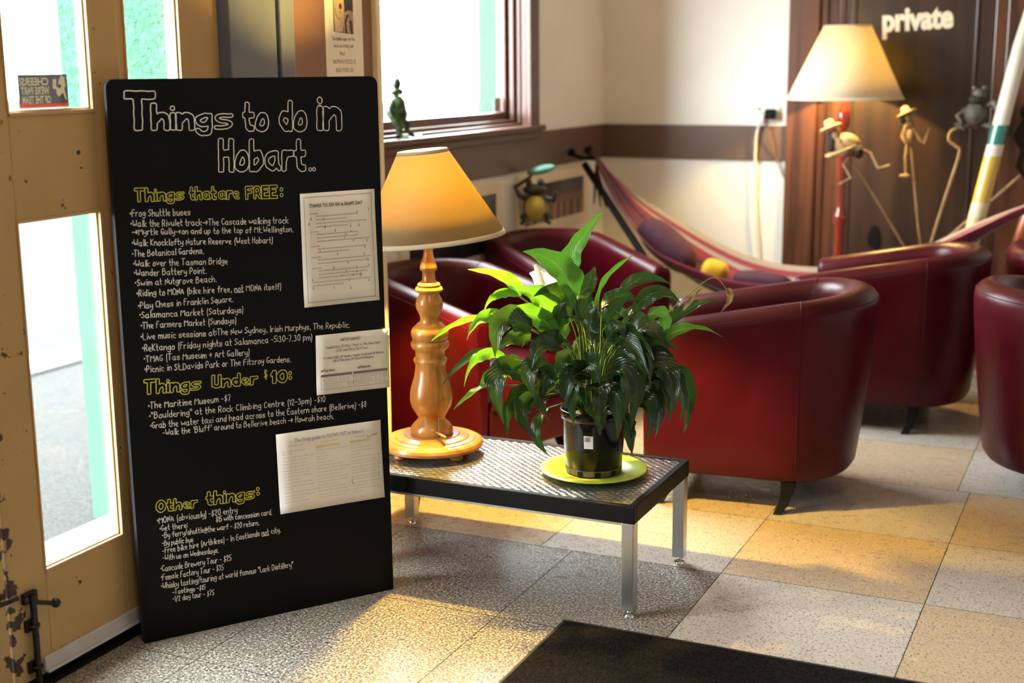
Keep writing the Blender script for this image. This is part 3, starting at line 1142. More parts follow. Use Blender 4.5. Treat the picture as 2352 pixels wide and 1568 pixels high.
LEAVES=[
((-1.514, 3.678, 0.934), (-1.505, 3.693, 1.01), (-1.434, 3.748, 1.127), 0.0627, 1, 10),
((-1.491, 3.644, 0.868), (-1.527, 3.616, 0.972), (-1.616, 3.564, 1.018), 0.0895, 1, 5),
((-1.413, 3.648, 0.837), (-1.388, 3.648, 0.933), (-1.317, 3.681, 1.006), 0.0298, 1, 35),
((-1.505, 3.693, 0.859), (-1.477, 3.728, 0.904), (-1.469, 3.765, 0.954), 0.0567, 0, 20),
((-1.654, 3.624, 0.873), (-1.698, 3.604, 0.928), (-1.79, 3.55, 0.957), 0.0477, 1, 20),
((-1.645, 3.595, 0.878), (-1.693, 3.551, 0.888), (-1.723, 3.515, 0.838), 0.0286, 1, 40),
((-1.543, 3.598, 0.788), (-1.564, 3.567, 0.876), (-1.614, 3.521, 0.909), 0.0895, 1, 10),
((-1.521, 3.586, 0.767), (-1.577, 3.538, 0.838), (-1.689, 3.487, 0.839), 0.0627, 1, 25),
((-1.658, 3.545, 0.813), (-1.714, 3.497, 0.823), (-1.751, 3.458, 0.762), 0.0448, 1, 40),
((-1.693, 3.606, 0.806), (-1.804, 3.544, 0.797), (-1.885, 3.484, 0.743), 0.0346, 1, 35),
((-1.678, 3.558, 0.687), (-1.745, 3.505, 0.711), (-1.829, 3.444, 0.622), 0.0358, 0, 40),
((-1.652, 3.515, 0.704), (-1.708, 3.456, 0.718), (-1.742, 3.418, 0.632), 0.0346, 1, 40),
((-1.663, 3.554, 0.659), (-1.699, 3.504, 0.654), (-1.723, 3.482, 0.611), 0.037, 1, 30),
((-1.673, 3.516, 0.62), (-1.719, 3.462, 0.613), (-1.78, 3.423, 0.558), 0.0358, 1, 40),
((-1.581, 3.547, 0.794), (-1.64, 3.465, 0.822), (-1.646, 3.429, 0.725), 0.0776, 0, 10),
((-1.493, 3.533, 0.738), (-1.52, 3.466, 0.755), (-1.536, 3.436, 0.698), 0.0597, 0, 10),
((-1.51, 3.514, 0.681), (-1.538, 3.435, 0.695), (-1.51, 3.426, 0.602), 0.0597, 0, 5),
((-1.592, 3.554, 0.641), (-1.648, 3.451, 0.664), (-1.62, 3.43, 0.527), 0.0776, 0, 0),
((-1.575, 3.517, 0.614), (-1.604, 3.438, 0.593), (-1.604, 3.416, 0.496), 0.0567, 0, 10),
((-1.538, 3.49, 0.605), (-1.561, 3.414, 0.573), (-1.518, 3.422, 0.501), 0.0567, 0, 0),
((-1.512, 3.503, 0.569), (-1.519, 3.433, 0.513), (-1.486, 3.449, 0.444), 0.0358, 0, 20),
((-1.486, 3.503, 0.637), (-1.505, 3.429, 0.623), (-1.477, 3.43, 0.554), 0.0507, 0, 10),
((-1.402, 3.575, 0.653), (-1.425, 3.476, 0.667), (-1.419, 3.479, 0.53), 0.0835, 0, 5),
((-1.365, 3.592, 0.665), (-1.285, 3.541, 0.677), (-1.291, 3.528, 0.544), 0.0776, 0, 5),
((-1.402, 3.575, 0.581), (-1.364, 3.527, 0.554), (-1.354, 3.52, 0.497), 0.0567, 0, 5),
((-1.315, 3.66, 0.655), (-1.209, 3.654, 0.684), (-1.168, 3.639, 0.559), 0.0895, 0, 5),
((-1.265, 3.749, 0.653), (-1.177, 3.768, 0.614), (-1.174, 3.747, 0.468), 0.0597, 0, 15),
((-1.313, 3.638, 0.593), (-1.243, 3.616, 0.569), (-1.238, 3.596, 0.478), 0.0627, 0, 10),
((-1.317, 3.615, 0.55), (-1.292, 3.582, 0.506), (-1.276, 3.578, 0.436), 0.0507, 0, 10),
((-1.309, 3.696, 0.599), (-1.241, 3.683, 0.584), (-1.24, 3.672, 0.489), 0.0567, 0, 10),
((-1.346, 3.623, 0.738), (-1.266, 3.605, 0.76), (-1.23, 3.6, 0.684), 0.0567, 0, 20),
((-1.279, 3.732, 0.704), (-1.226, 3.723, 0.698), (-1.184, 3.731, 0.615), 0.0537, 0, 20),
((-1.347, 3.777, 0.819), (-1.287, 3.805, 0.88), (-1.215, 3.827, 0.847), 0.0507, 0, 30),
((-1.406, 3.816, 0.858), (-1.352, 3.863, 0.91), (-1.273, 3.899, 0.891), 0.0418, 0, 35),
((-1.427, 3.718, 0.836), (-1.382, 3.75, 0.87), (-1.33, 3.774, 0.85), 0.0507, 0, 30),
((-1.274, 3.789, 0.767), (-1.177, 3.834, 0.84), (-1.085, 3.866, 0.856), 0.037, 0, 40),
((-1.262, 3.717, 0.733), (-1.168, 3.75, 0.788), (-1.071, 3.784, 0.762), 0.0358, 1, 40),
((-1.295, 3.757, 0.82), (-1.248, 3.757, 0.811), (-1.241, 3.738, 0.755), 0.0567, 1, 10),
((-1.361, 3.594, 0.772), (-1.324, 3.578, 0.808), (-1.304, 3.577, 0.78), 0.0507, 0, 0),
((-1.334, 3.673, 0.76), (-1.257, 3.665, 0.791), (-1.202, 3.668, 0.738), 0.0716, 0, 20),
((-1.506, 3.626, 0.755), (-1.52, 3.598, 0.814), (-1.495, 3.599, 0.869), 0.0895, 0, 15),
((-1.49, 3.667, 0.804), (-1.476, 3.695, 0.842), (-1.456, 3.716, 0.88), 0.0597, 0, 20),
((-1.496, 3.664, 0.816), (-1.527, 3.616, 0.894), (-1.576, 3.55, 0.889), 0.0656, 0, 15),
((-1.421, 3.622, 0.757), (-1.423, 3.61, 0.806), (-1.398, 3.61, 0.868), 0.0537, 0, 20),
((-1.387, 3.681, 0.784), (-1.382, 3.684, 0.833), (-1.334, 3.706, 0.88), 0.0507, 0, 30),
((-1.372, 3.777, 0.781), (-1.368, 3.801, 0.814), (-1.344, 3.823, 0.836), 0.0358, 0, 30),
((-1.624, 3.627, 0.74), (-1.659, 3.589, 0.75), (-1.7, 3.548, 0.712), 0.0537, 0, 25),
((-1.646, 3.617, 0.666), (-1.676, 3.581, 0.664), (-1.691, 3.541, 0.628), 0.0537, 0, 20),
((-1.413, 3.537, 0.696), (-1.373, 3.5, 0.713), (-1.349, 3.501, 0.657), 0.0597, 0, 0),
((-1.287, 3.684, 0.695), (-1.242, 3.661, 0.685), (-1.227, 3.656, 0.616), 0.0656, 0, 10),
((-1.238, 3.784, 0.586), (-1.187, 3.785, 0.56), (-1.167, 3.783, 0.506), 0.0477, 0, 20),
((-1.498, 3.575, 0.747), (-1.523, 3.53, 0.772), (-1.563, 3.49, 0.758), 0.0537, 0, 20),
((-1.327, 3.588, 0.693), (-1.282, 3.565, 0.725), (-1.238, 3.563, 0.688), 0.0537, 0, 15),
((-1.442, 3.502, 0.707), (-1.447, 3.455, 0.728), (-1.459, 3.439, 0.683), 0.0537, 0, 10),
((-1.383, 3.573, 0.613), (-1.358, 3.518, 0.628), (-1.357, 3.508, 0.518), 0.0627, 0, 5),
((-1.333, 3.607, 0.653), (-1.268, 3.571, 0.66), (-1.274, 3.558, 0.514), 0.0686, 0, 5),
((-1.354, 3.587, 0.625), (-1.32, 3.547, 0.625), (-1.308, 3.542, 0.493), 0.0597, 0, 5),
((-1.288, 3.672, 0.643), (-1.203, 3.656, 0.654), (-1.189, 3.641, 0.52), 0.0627, 0, 10),
((-1.278, 3.732, 0.637), (-1.192, 3.739, 0.619), (-1.179, 3.723, 0.513), 0.0567, 0, 10),
((-1.485, 3.515, 0.659), (-1.502, 3.452, 0.671), (-1.506, 3.439, 0.573), 0.0567, 0, 5),
((-1.273, 3.701, 0.583), (-1.225, 3.679, 0.568), (-1.236, 3.663, 0.467), 0.0477, 0, 10),
((-1.432, 3.539, 0.652), (-1.43, 3.474, 0.672), (-1.44, 3.459, 0.581), 0.0537, 0, 5),
((-1.305, 3.631, 0.692), (-1.252, 3.601, 0.721), (-1.232, 3.599, 0.634), 0.0567, 0, 10),
]
SPATHE= ((-1.56, 3.678, 0.864), (-1.602, 3.67, 0.918), (-1.636, 3.654, 0.939), 0.0627)
DEAD= [(-1.315, 3.726, 0.782), (-1.261, 3.751, 0.805), (-1.192, 3.783, 0.871), (-1.118, 3.817, 0.932), (-1.083, 3.833, 0.906), (-1.075, 3.837, 0.882)]
DEADLEAF= ((-1.194, 3.782, 0.835), (-1.165, 3.795, 0.877), (-1.142, 3.806, 0.901), 0.014)
DEADTIP= ((-1.077, 3.836, 0.9), (-1.068, 3.84, 0.87), (-1.093, 3.828, 0.825), 0.02)


# ------------------------------------------------------------------ things-to-do board
BW, BH, BT = 0.757, 1.526, 0.028
board = thing('chalkboard_sign', 'tall black sandwich board with white and yellow handwriting beside the yellow doors', 'sign', (-2.3824, 2.7118, 0), math.atan2(0.82084, 0.57116))
LEAN = math.radians(0.6)
BM = Matrix.Rotation(-LEAN, 4, 'X')      # local x along the board, y into it, z up


def on_board(u, v, e=0.0):
    return BM @ Vector((u, -0.0008 - e, v))


bm_ = MB()
rr = 0.022
poly = [(0, 0), (BW, 0)]
poly += [(BW - rr + rr * math.cos(t), BH - rr + rr * math.sin(t)) for t in (0, .4, .8, 1.2, PI / 2)]
poly += [(rr - rr * math.sin(t), BH - rr + rr * math.cos(t)) for t in (0, .4, .8, 1.2, PI / 2)]
bm_.prism(poly, 0, BT, BM @ Matrix(((1, 0, 0, 0), (0, 0, 1, 0), (0, 1, 0, 0), (0, 0, 0, 1))))
# mend the winding of the mirrored prism
bm_.f = [tuple(reversed(f)) for f in bm_.f]
bm_.build('front_panel', M['blackmatt'], board, bevel=0.003)
bm_ = MB()
bm_.box(0.03, BW - 0.03, 0.10, 0.118, 0.0, 1.30, Matrix.Translation((0, 0.0, 0.0)) @ Matrix.Rotation(math.radians(3.4), 4, 'X'))
bm_.build('rear_panel', M['blackmatt'], board, bevel=0.003)
rng = random.Random(3)
pw, heads = MB(), {0: MB(), 1: MB(), 2: MB()}
for text, u0, v0, u1, v1, cap in CHALK_LINES:
    pen_line(pw, text, (u0, v0), (u1, v1), cap, on_board, 0.00088, rng)
for text, u0, v0, u1, v1, h, yellow in HEADINGS:
    mb = heads[0 if v0 > 1 else 1 if v0 > .6 else 2] if yellow else pw
    if text in (':', '..', '$'):
        if text == '$':
            pen_line(mb, '$', (u0, v0), (u1, v1), h, on_board, 0.0016, rng)
        else:
            pts = [(lerp(u0, u1, .5), v0 + .003), (lerp(u0, u1, .5), v0 + h * .8)] if text == ':' else [(u0 + .005, v0 + .005), (u1 - .005, v1 + .006)]
            for cx, cy in pts:
                ring = [(cx + .0042 * math.cos(a * .7), cy + .0048 * math.sin(a * .7)) for a in range(10)]
                ribbon(mb, ring, 0.0012, on_board)
        continue
    bubble_word(mb, text, (u0, v0), (u1, v1), h, lambda u, v: on_board(u, v, 0.0004), 0.92 if not yellow else 0.98, 0.0013 if not yellow else 0.00115, rng)
pw.build('white_lettering', M['chalkwhite'], board)
for hd in heads.values():
    hd.build('yellow_heading', M['chalkyellow'], board)


# sheets taped to the board
def sheet(name, label, corners, e=0.002):
    """corners tl, tr, br, bl in board coordinates"""
    p = MB()
    tl, tr, br, bl = [Vector(c) for c in corners]
    n = 8
    rows = []
    for i in range(n + 1):
        row = []
        for j in range(n + 1):
            a = tl.lerp(tr, j / n)
            c = bl.lerp(br, j / n)
            q = a.lerp(c, i / n)
            lift = 0.0008 * math.sin(j * 1.1 + i * .7) + 0.0008
            if i in (0, n) and j in (0, n):
                lift += 0.0012
            row.append(on_board(q.x, q.y, e + lift))
        rows.append(row)
    p.grid(rows, uv=True)
    o = p.build(name, M['paper'])
    o.matrix_world = Matrix.Translation(board.location) @ Matrix.Rotation(board.rotation_euler.z, 4, 'Z')
    so = o.modifiers.new('sheet', 'SOLIDIFY')
    so.thickness = 0.0003
    tag(o, label, 'paper')

    def place(u, v):
        a = tl.lerp(tr, u)
        c = bl.lerp(br, u)
        q = c.lerp(a, v)
        return on_board(q.x, q.y, e + 0.0032)
    W = (tr - tl).length
    H = (tl - bl).length
    return o, place, W, H


def small_text(mb, place, u0, u1, v, h, rng, W, H, pen=0.0006):
    """a line of small print: short word-like strokes"""
    u = u0
    while u < u1:
        w = rng.uniform(0.02, 0.06)
        pts = []
        k = max(3, int(w / 0.008))
        for i in range(k + 1):
            pts.append(((u + w * i / k) * W, (v + h * (0.9 if i % 2 else 0.1) * rng.uniform(.6, 1)) * H))
        ribbon(mb, [Vector(p) for p in pts], pen, lambda a, b: place(a / W, b / H))
        u += w + 0.012


def printed(mb, place, W, H, text, u0, u1, v, cap, pen=0.0007, rng=random.Random(5)):
    pen_line(mb, text, (u0 * W, v * H), (u1 * W, v * H), cap * H, lambda a, b: place(a / W, b / H), pen, rng, 0.1)


# rainy day sheet
o, pl, W, H = sheet('notice_sheet', 'white rainy day notice with a ruled border, highest sheet on the black board', RAIN)
k = MB()
printed(k, pl, W, H, 'THINGS TO DO ON A RAINY DAY', 0.12, 0.83, 0.875, 0.028, 0.0009)
for a, c in (((.05, .04), (.95, .04)), ((.95, .04), (.95, .965)), ((.95, .965), (.05, .965)), ((.05, .965), (.05, .04))):
    ribbon(k, [Vector((a[0] * W, a[1] * H)), Vector((c[0] * W, c[1] * H))], 0.0006, lambda x, y: pl(x / W, y / H))
v = 0.79
for blk, n in enumerate((4, 3, 2, 2, 3)):
    small_text(k, pl, 0.12, 0.22, v + .025, 0.011, rng, W, H)
    for i in range(n):
        small_text(k, pl, 0.2, rng.choice((.6, .75, .85, .88)), v, 0.012, rng, W, H)
        v -= 0.031
    v -= 0.035
small_text(k, pl, 0.12, 0.88, v + .03, 0.011, rng, W, H)
small_text(k, pl, 0.12, 0.5, v, 0.011, rng, W, H)
k.cur = 1
for i in range(34):
    cx, cy = rng.uniform(.1, .92), rng.uniform(.12, .84)
    s = rng.uniform(.7, 1.2)
    dr = [(0, .028), (.006, .012), (.010, .002), (.006, -.006), (0, -.008), (-.006, -.006), (-.010, .002), (-.006, .012)]
    c0 = [pl(cx + x * s, cy + y * s) for x, y in dr]
    k.add(c0, [tuple(range(8))[::-1]], False)
k.build('print', [M['ink'], M['inkpale']], o)

# timetable sheet
o, pl, W, H = sheet('timetable_sheet', 'white bus timetable sheet overhanging the right edge of the black board, middle of three', BUS, 0.003)
k = MB()
printed(k, pl, W, H, 'WINTER WARMERS', 0.33, 0.60, 0.87, 0.045, 0.0006)
printed(k, pl, W, H, 'Wednesday 25 May - Meet in The Beer Hall', 0.13, 0.87, 0.765, 0.04, 0.0005)
printed(k, pl, W, H, 'at Brooke Place, Port Town', 0.27, 0.70, 0.70, 0.04, 0.0005)
printed(k, pl, W, H, 'A cosy night of music, vegan food and drinks in', 0.10, 0.92, 0.595, 0.04, 0.0005)
printed(k, pl, W, H, 'aid of the bees of Mount Wellington', 0.22, 0.78, 0.535, 0.04, 0.0005)
printed(k, pl, W, H, 'getting there...', 0.06, 0.27, 0.385, 0.04, 0.0006)
printed(k, pl, W, H, 'getting back...', 0.56, 0.75, 0.385, 0.04, 0.0006)
for u0, u1 in ((.06, .48), (.50, .97)):
    k.quad(pl(u0, .295), pl(u1, .295), pl(u1, .335), pl(u0, .335))
    for i in range(6):
        v = .26 - i * .030
        small_text(k, pl, u0 + .02, u0 + .2, v, .016, rng, W, H, .0004)
        for c in range(4):
            if rng.random() < .75:
                small_text(k, pl, u0 + .24 + c * .055, u0 + .27 + c * .055, v, .014, rng, W, H, .0004)
    ribbon(k, [Vector((u0 * W, .085 * H)), Vector((u1 * W, .085 * H))], .0004, lambda x, y: pl(x / W, y / H))
    ribbon(k, [Vector((u0 * W, .085 * H)), Vector((u0 * W, .33 * H))], .0005, lambda x, y: pl(x / W, y / H))
k.build('print', M['ink'], o)

# eating out guide
o, pl, W, H = sheet('guide_sheet', 'cream landscape eating out guide in three columns, lowest sheet on the black board', EAT)
k = MB()
hls = []
printed(k, pl, W, H, 'The Frog guide to EATING OUT in Hobart', 0.17, 0.83, 0.875, 0.042, 0.0008)
for ci, (u0, u1) in enumerate(((.05, .31), (.365, .65), (.69, .95))):
    small_text(k, pl, u0 + .05, u1 - .08, .825, .02, rng, W, H, .0006)
    for i in range(17):
        v = .765 - i * .040
        small_text(k, pl, u0, lerp(u0, u1, rng.choice((.35, .7, .85, .95, 1))), v + rng.uniform(-.004, .004), .018, rng, W, H, .0005)
    if ci:
        hls.append((u0, u1))
pen_line(k, 'try these', (.86 * W, .80 * H), (.97 * W, .83 * H), .03 * H, lambda a, b: pl(a / W, b / H), .0006, rng)
ribbon(k, [Vector((.693 * W, .30 * H)), Vector((.690 * W, .27 * H)), Vector((.700 * W, .24 * H))], .0014, lambda a, b: pl(a / W, b / H))
k.build('print', M['inkpale'], o)
for u0, u1 in hls:
    hy = MB()
    hy.quad(pl(u0, .76), pl(u1 - .06, .76), pl(u1 - .06, .79), pl(u0, .79))
    hy.build('highlighter', M['inkyellow'], o)

# sticker on the door glass: its face is turned to the street, so it reads backwards from inside
st = MB()
st.box(-2.4745, -2.4741, 2.503, 2.671, 1.459, 1.54)
sticker = tag(st.build('window_sticker', M['greypost']), 'dark rectangular sticker with backward lettering and a red strip on the door glass', 'sticker')
st = MB()


def pst(u, v, e=0.0):
    return Vector((-2.4738 + e, 2.671 - u, v))


for text, u0, u1, v in (('CHEERS!', .066, .163, 1.514), ("WE'RE PART", .064, .160, 1.492), ('OF THE TEAM', .062, .157, 1.470)):
    fit_word(st, text, (u0, v), (u1, v), 0.018, pst, fat=0.03)
st.f = [tuple(reversed(f)) for f in st.f]
M['stickwhite'] = mat('sticker_cream_print', (0.90, 0.86, 0.76), 0.5, var=0.03)
st.build('lettering', M['stickwhite'], sticker)
st = MB()
for poly in ([(.006, 1.476), (.012, 1.505), (.006, 1.512), (.010, 1.532), (.020, 1.537), (.030, 1.524), (.032, 1.516), (.020, 1.512), (.028, 1.504), (.040, 1.510), (.040, 1.492), (.033, 1.484), (.018, 1.494), (.010, 1.478)],
             [(.038, 1.528), (.050, 1.528), (.052, 1.505), (.040, 1.502)]):
    c0 = [pst(u, v) for u, v in poly]
    st.add(c0, [tuple(range(len(c0)))], False)
st.build('drinker_silhouette', M['stickwhite'], sticker)
st = MB()
st.add([pst(0, 1.460), pst(.168, 1.460), pst(.168, 1.4685), pst(0, 1.4685)], [(0, 1, 2, 3)], False)
M['stickred'] = mat('red_sticker_strip', (0.55, 0.05, 0.04), 0.5, var=0.05)
st.build('red_strip', M['stickred'], sticker)

# dog notice on the brown panel
po = MB()
po.box(-2.4748, -2.4742, 3.884, 4.123, 1.50, 1.94)
poster = tag(po.build('dog_notice', M['paper']), 'white dog notice with a photo pinned to the brown panel above the black board', 'poster')
po = MB()


def ppl(u, v, e=0.0):
    return Vector((-2.4737 + e, 3.884 + u, v))


M['photo_dark'] = mat('photo_dark_ink', (0.035, 0.03, 0.03), 0.4, var=0.5, scale=60)
M['photo_fur'] = mat('photo_cream_fur', (0.66, 0.48, 0.27), 0.5, var=0.15, scale=30)
M['photo_pink'] = mat('photo_pink_grey', (0.45, 0.28, 0.24), 0.5, var=0.6, scale=70)


def ppoly(m_, pts, e, name):
    q = MB()
    q.add([ppl(u, v, e) for u, v in pts], [tuple(range(len(pts)))], False)
    return q.build(name, m_, poster)


ppoly(M['photo_dark'], [(.052, 1.668), (.178, 1.662), (.178, 1.89), (.052, 1.89)], 0.0, 'photo')
ppoly(M['photo_pink'], [(.112, 1.664), (.177, 1.662), (.177, 1.735), (.15, 1.742), (.118, 1.732)], 0.0003, 'photo_background')
ppoly(M['photo_fur'], [(.058, 1.668), (.108, 1.668), (.116, 1.70), (.122, 1.745), (.118, 1.79), (.10, 1.83), (.07, 1.84), (.054, 1.80), (.056, 1.72)], 0.0006, 'dog_face')
q = MB()
q.add([ppl(.096 + .009 * math.cos(a), 1.752 + .010 * math.sin(a), .0009) for a in [i * .63 for i in range(10)]], [tuple(range(10))], False)
ribbon(q, [Vector((.096, 1.742)), Vector((.096, 1.728))], .0012, lambda a, b: ppl(a, b, .0009))
ribbon(q, [Vector((.062, 1.745)), Vector((.068, 1.722)), Vector((.082, 1.71)), Vector((.094, 1.712))], .0014, lambda a, b: ppl(a, b, .0009))
ribbon(q, [Vector((.130, 1.668)), Vector((.126, 1.70)), Vector((.140, 1.722))], .006, lambda a, b: ppl(a, b, .0009))
ribbon(q, [Vector((.165, 1.668)), Vector((.160, 1.70))], .008, lambda a, b: ppl(a, b, .0009))
q.build('dog_nose', M['photo_dark'], poster)
q = MB()
for text, u0, u1, v, h in (('The humble dogs who live', .04, .185, 1.640, .012), ('here so kindly ask', .05, .178, 1.617, .012), ('that', .085, .12, 1.592, .012)):
    pen_line(q, text, (u0, v), (u1, v), h, lambda a, b: ppl(a, b), .0007, rng, .1)
fit_word(q, 'HUMAN FOOD IS', (.042, 1.563), (.185, 1.563), .014, ppl)
fit_word(q, 'BAD FOR US!', (.058, 1.535), (.170, 1.535), .014, ppl)
M['brownink'] = mat('brown_printer_ink', (0.22, 0.15, 0.08), 0.7, var=0.2)
q.build('print', M['brownink'], poster)


# ------------------------------------------------------------------ coffee table
TX0, TX1, TY0, TY1, TZ = -2.215, -1.205, 3.402, 3.912, 0.337
tcx, tcy = (TX0 + TX1) / 2, (TY0 + TY1) / 2
hx, hy_ = (TX1 - TX0) / 2, (TY1 - TY0) / 2
table = thing('coffee_table', 'low rectangular coffee table with a patterned silver top, black rim and square metal legs', 'table', (tcx, tcy, 0))
t = MB()
rim = 0.022
t.box(-hx, hx, -hy_, -hy_ + rim, TZ - .052, TZ)
t.box(-hx, hx, hy_ - rim, hy_, TZ - .052, TZ)
t.box(-hx, -hx + rim, -hy_ + rim, hy_ - rim, TZ - .052, TZ)
t.box(hx - rim, hx, -hy_ + rim, hy_ - rim, TZ - .052, TZ)
t.build('rim', M['black'], table, bevel=0.003)
# embossed foil under clear varnish
m, nt, bs = newmat('embossed_silver_panel')
v = coords(nt, 'Object', (1, 1, 1))
sx3 = N(nt, 'ShaderNodeSeparateXYZ')
nt.links.new(v, sx3.inputs[0])
cells = []
for ax, sc in (('X', 205.0), ('Y', 250.0)):
    q1 = N(nt, 'ShaderNodeMath', operation='MULTIPLY')
    q1.inputs[1].default_value = sc
    nt.links.new(sx3.outputs[ax], q1.inputs[0])
    q2 = N(nt, 'ShaderNodeMath', operation='SINE')
    nt.links.new(q1.outputs[0], q2.inputs[0])
    cells.append(q2)
mu0 = N(nt, 'ShaderNodeMath', operation='MULTIPLY')
nt.links.new(cells[0].outputs[0], mu0.inputs[0])
nt.links.new(cells[1].outputs[0], mu0.inputs[1])
nz = N(nt, 'ShaderNodeTexNoise', i_Scale=60.0, i_Detail=2.0)
nt.links.new(v, nz.inputs['Vector'])
mu = N(nt, 'ShaderNodeMath', operation='MULTIPLY_ADD')
mu.inputs[1].default_value = 0.35
nt.links.new(mu0.outputs[0], mu.inputs[0])
nt.links.new(nz.outputs['Fac'], mu.inputs[2])
bp = N(nt, 'ShaderNodeBump', i_Strength=0.8, i_Distance=0.004)
nt.links.new(mu.outputs[0], bp.inputs['Height'])
nt.links.new(bp.outputs['Normal'], bs.inputs['Normal'])
r = ramp(nt, [(0.2, (0.22, 0.22, 0.22)), (0.8, (0.60, 0.59, 0.57))])
nt.links.new(mu.outputs[0], r.inputs['Fac'])
nt.links.new(r.outputs['Color'], bs.inputs['Base Color'])
bs.inputs['Metallic'].default_value = 0.85
bs.inputs['Roughness'].default_value = 0.26
bs.inputs['Coat Weight'].default_value = 0.5
bs.inputs['Coat Roughness'].default_value = 0.06
t = MB()
t.box(-hx + rim, hx - rim, -hy_ + rim, hy_ - rim, TZ - .03, TZ - .003)
t.build('top_panel', m, table)
t = MB()
t.box(-hx + .01, hx - .01, -hy_ + .006, -hy_ + .010, TZ - .060, TZ - .052)
t.box(-hx + .01, hx - .01, hy_ - .010, hy_ - .006, TZ - .060, TZ - .052)
t.build('lower_rail', M['metalgrey'], table)
for sx in (-1, 1):
    for sy in (-1, 1):
        t = MB()
        cx, cy = sx * (hx - .0215), sy * (hy_ - .0215)
        a = .0185
        t.box(cx - a, cx + a, cy - a, cy + a, 0.022, TZ - .052)
        lg = t.build('leg', M['metalgrey'], table, bevel=0.002)
        t = MB()
        t.lathe([(.006, .024), (.006, .010), (.0155, .008), (.0165, .0)], 16, (cx, cy, 0))
        t.build('foot_glide', M['chrome'], lg)

# ------------------------------------------------------------------ table lamp
lamp = thing('table_lamp', 'turned pine table lamp with a parchment cone shade on the low silver table', 'lamp', (-1.990, 3.672, TZ))
l = MB()
l.lathe([(.156, .021), (.162, .024), (.1645, .033), (.160, .042), (.150, .047), (.142, .0475), (.138, .0505), (.128, .052), (.120, .0525), (.117, .056), (.095, .060), (.09, .0605), (.087, .063), (.06, .064), (.0, .064)], 64, cap=False)
l.lathe([(.0, .021), (.156, .021)], 64, cap=False)
l.build('base', M['pine_flat'], lamp, sharp=28)
for k in range(4):
    a = math.radians(45 + 90 * k + 20)
    l = MB()
    l.lathe([(.012, .022), (.013, .016), (.022, .012), (.022, .005), (.016, .0)], 20, (.125 * math.cos(a), .125 * math.sin(a), 0))
    l.build('bun_foot', M['pine'], lamp)
prof = [(.064, .060), (.068, .068), (.067, .084), (.058, .096), (.050, .104), (.043, .112), (.043, .118), (.050, .130), (.062, .150), (.068, .172), (.067, .195), (.062, .220), (.053, .250), (.049, .270), (.048, .290), (.052, .297), (.0545, .303), (.052, .309), (.047, .314), (.047, .332), (.050, .337), (.057, .342), (.061, .351), (.060, .360), (.056, .366), (.0525, .368), (.056, .372), (.0595, .383), (.0595, .396), (.054, .407), (.046, .414), (.040, .421), (.032, .425), (.0295, .432), (.030, .444), (.035, .456), (.041, .468), (.0435, .482), (.041, .496), (.034, .509), (.031, .516), (.033, .520), (.041, .523), (.044, .530), (.041, .536), (.0355, .538), (.0365, .544), (.033, .550), (.024, .554), (.021, .560), (.020, .578), (.021, .588), (.0265, .590), (.0275, .596), (.0265, .602), (.0225, .615), (.017, .632), (.0148, .645), (.0155, .657), (.019, .669), (.0235, .678), (.0, .679)]
l = MB()
l.lathe(prof, 40, cap=False)
l.build('column', M['pine'], lamp, sharp=38)
TL = Matrix.Translation((0, 0, .83)) @ Matrix.Rotation(math.radians(-5.0), 4, Vector((math.sin(_y), -math.cos(_y), 0)) * -1) @ Matrix.Translation((0, 0, -.83))
l = MB()
l.lathe([(.231, .688), (.0765, .963)], 64, mtx=TL, cap=False)
sh = l.build('lamp_shade', M['shade'], lamp)
so = sh.modifiers.new('cloth', 'SOLIDIFY')
so.thickness = 0.0012
l = MB()
l.lathe([(.2325, .686), (.2325, .689), (.2255, .7005)], 64, mtx=TL, cap=False)
sb = [l.build('shade_binding', M['shadeband'], sh)]
l = MB()
l.lathe([(.0825, .953), (.0785, .962), (.0765, .964)], 64, mtx=TL, cap=False)
sb.append(l.build('shade_binding', M['shadeband'], sh))
for q_ in sb:
    so = q_.modifiers.new('tape', 'SOLIDIFY')
    so.thickness = 0.002
l = MB()
l.lathe([(.012, .678), (.012, .78), (.015, .785), (.015, .82), (.012, .825), (.0, .826)], 20, cap=False)
for k in range(3):
    a = 2 * PI * k / 3 + .4
    l.tube([TL @ Vector((.014 * math.cos(a), .014 * math.sin(a), .95)), TL @ Vector((.0765 * math.cos(a), .0765 * math.sin(a), .958))], .0015, 6)
l.tube([(.013, 0, .83), (.05, 0, .86), (.05, 0, .92), TL @ Vector((.01, 0, .95))], .0015, 6)
l.tube([(-.013, 0, .83), (-.05, 0, .86), (-.05, 0, .92), TL @ Vector((-.01, 0, .95))], .0015, 6)
l.build('lamp_holder', M['chrome'], lamp)
l = MB()
l.ball((0, 0, .857), (.028, .028, .034), 20, 12)
l.build('bulb', M['bulb'], lamp)
l = MB()
l.tube([(.052, -.05, .13), (.056, -.055, .10), (.058, -.062, .083)], .0012, 6)
l.tube([(.046, -.055, .0835), (.072, -.072, .081), (.098, -.088, .080)], [.003, .005, .003], 8)
l.build('toggle_switch', M['bamboo'], lamp)

# lamp flex on the floor behind the table
f = MB()
f.tube(bez([(-2.33, 4.25, .004), (-2.30, 4.12, .004), (-2.25, 3.985, .004), (-2.20, 3.94, .02), (-2.17, 3.925, .16), (-2.12, 3.92, .3)], 6), .0032, 8)
tag(f.build('lamp_flex', M['flexbrown']), 'thin brown flex trailing on the floor by the back leg of the low table', 'cord')

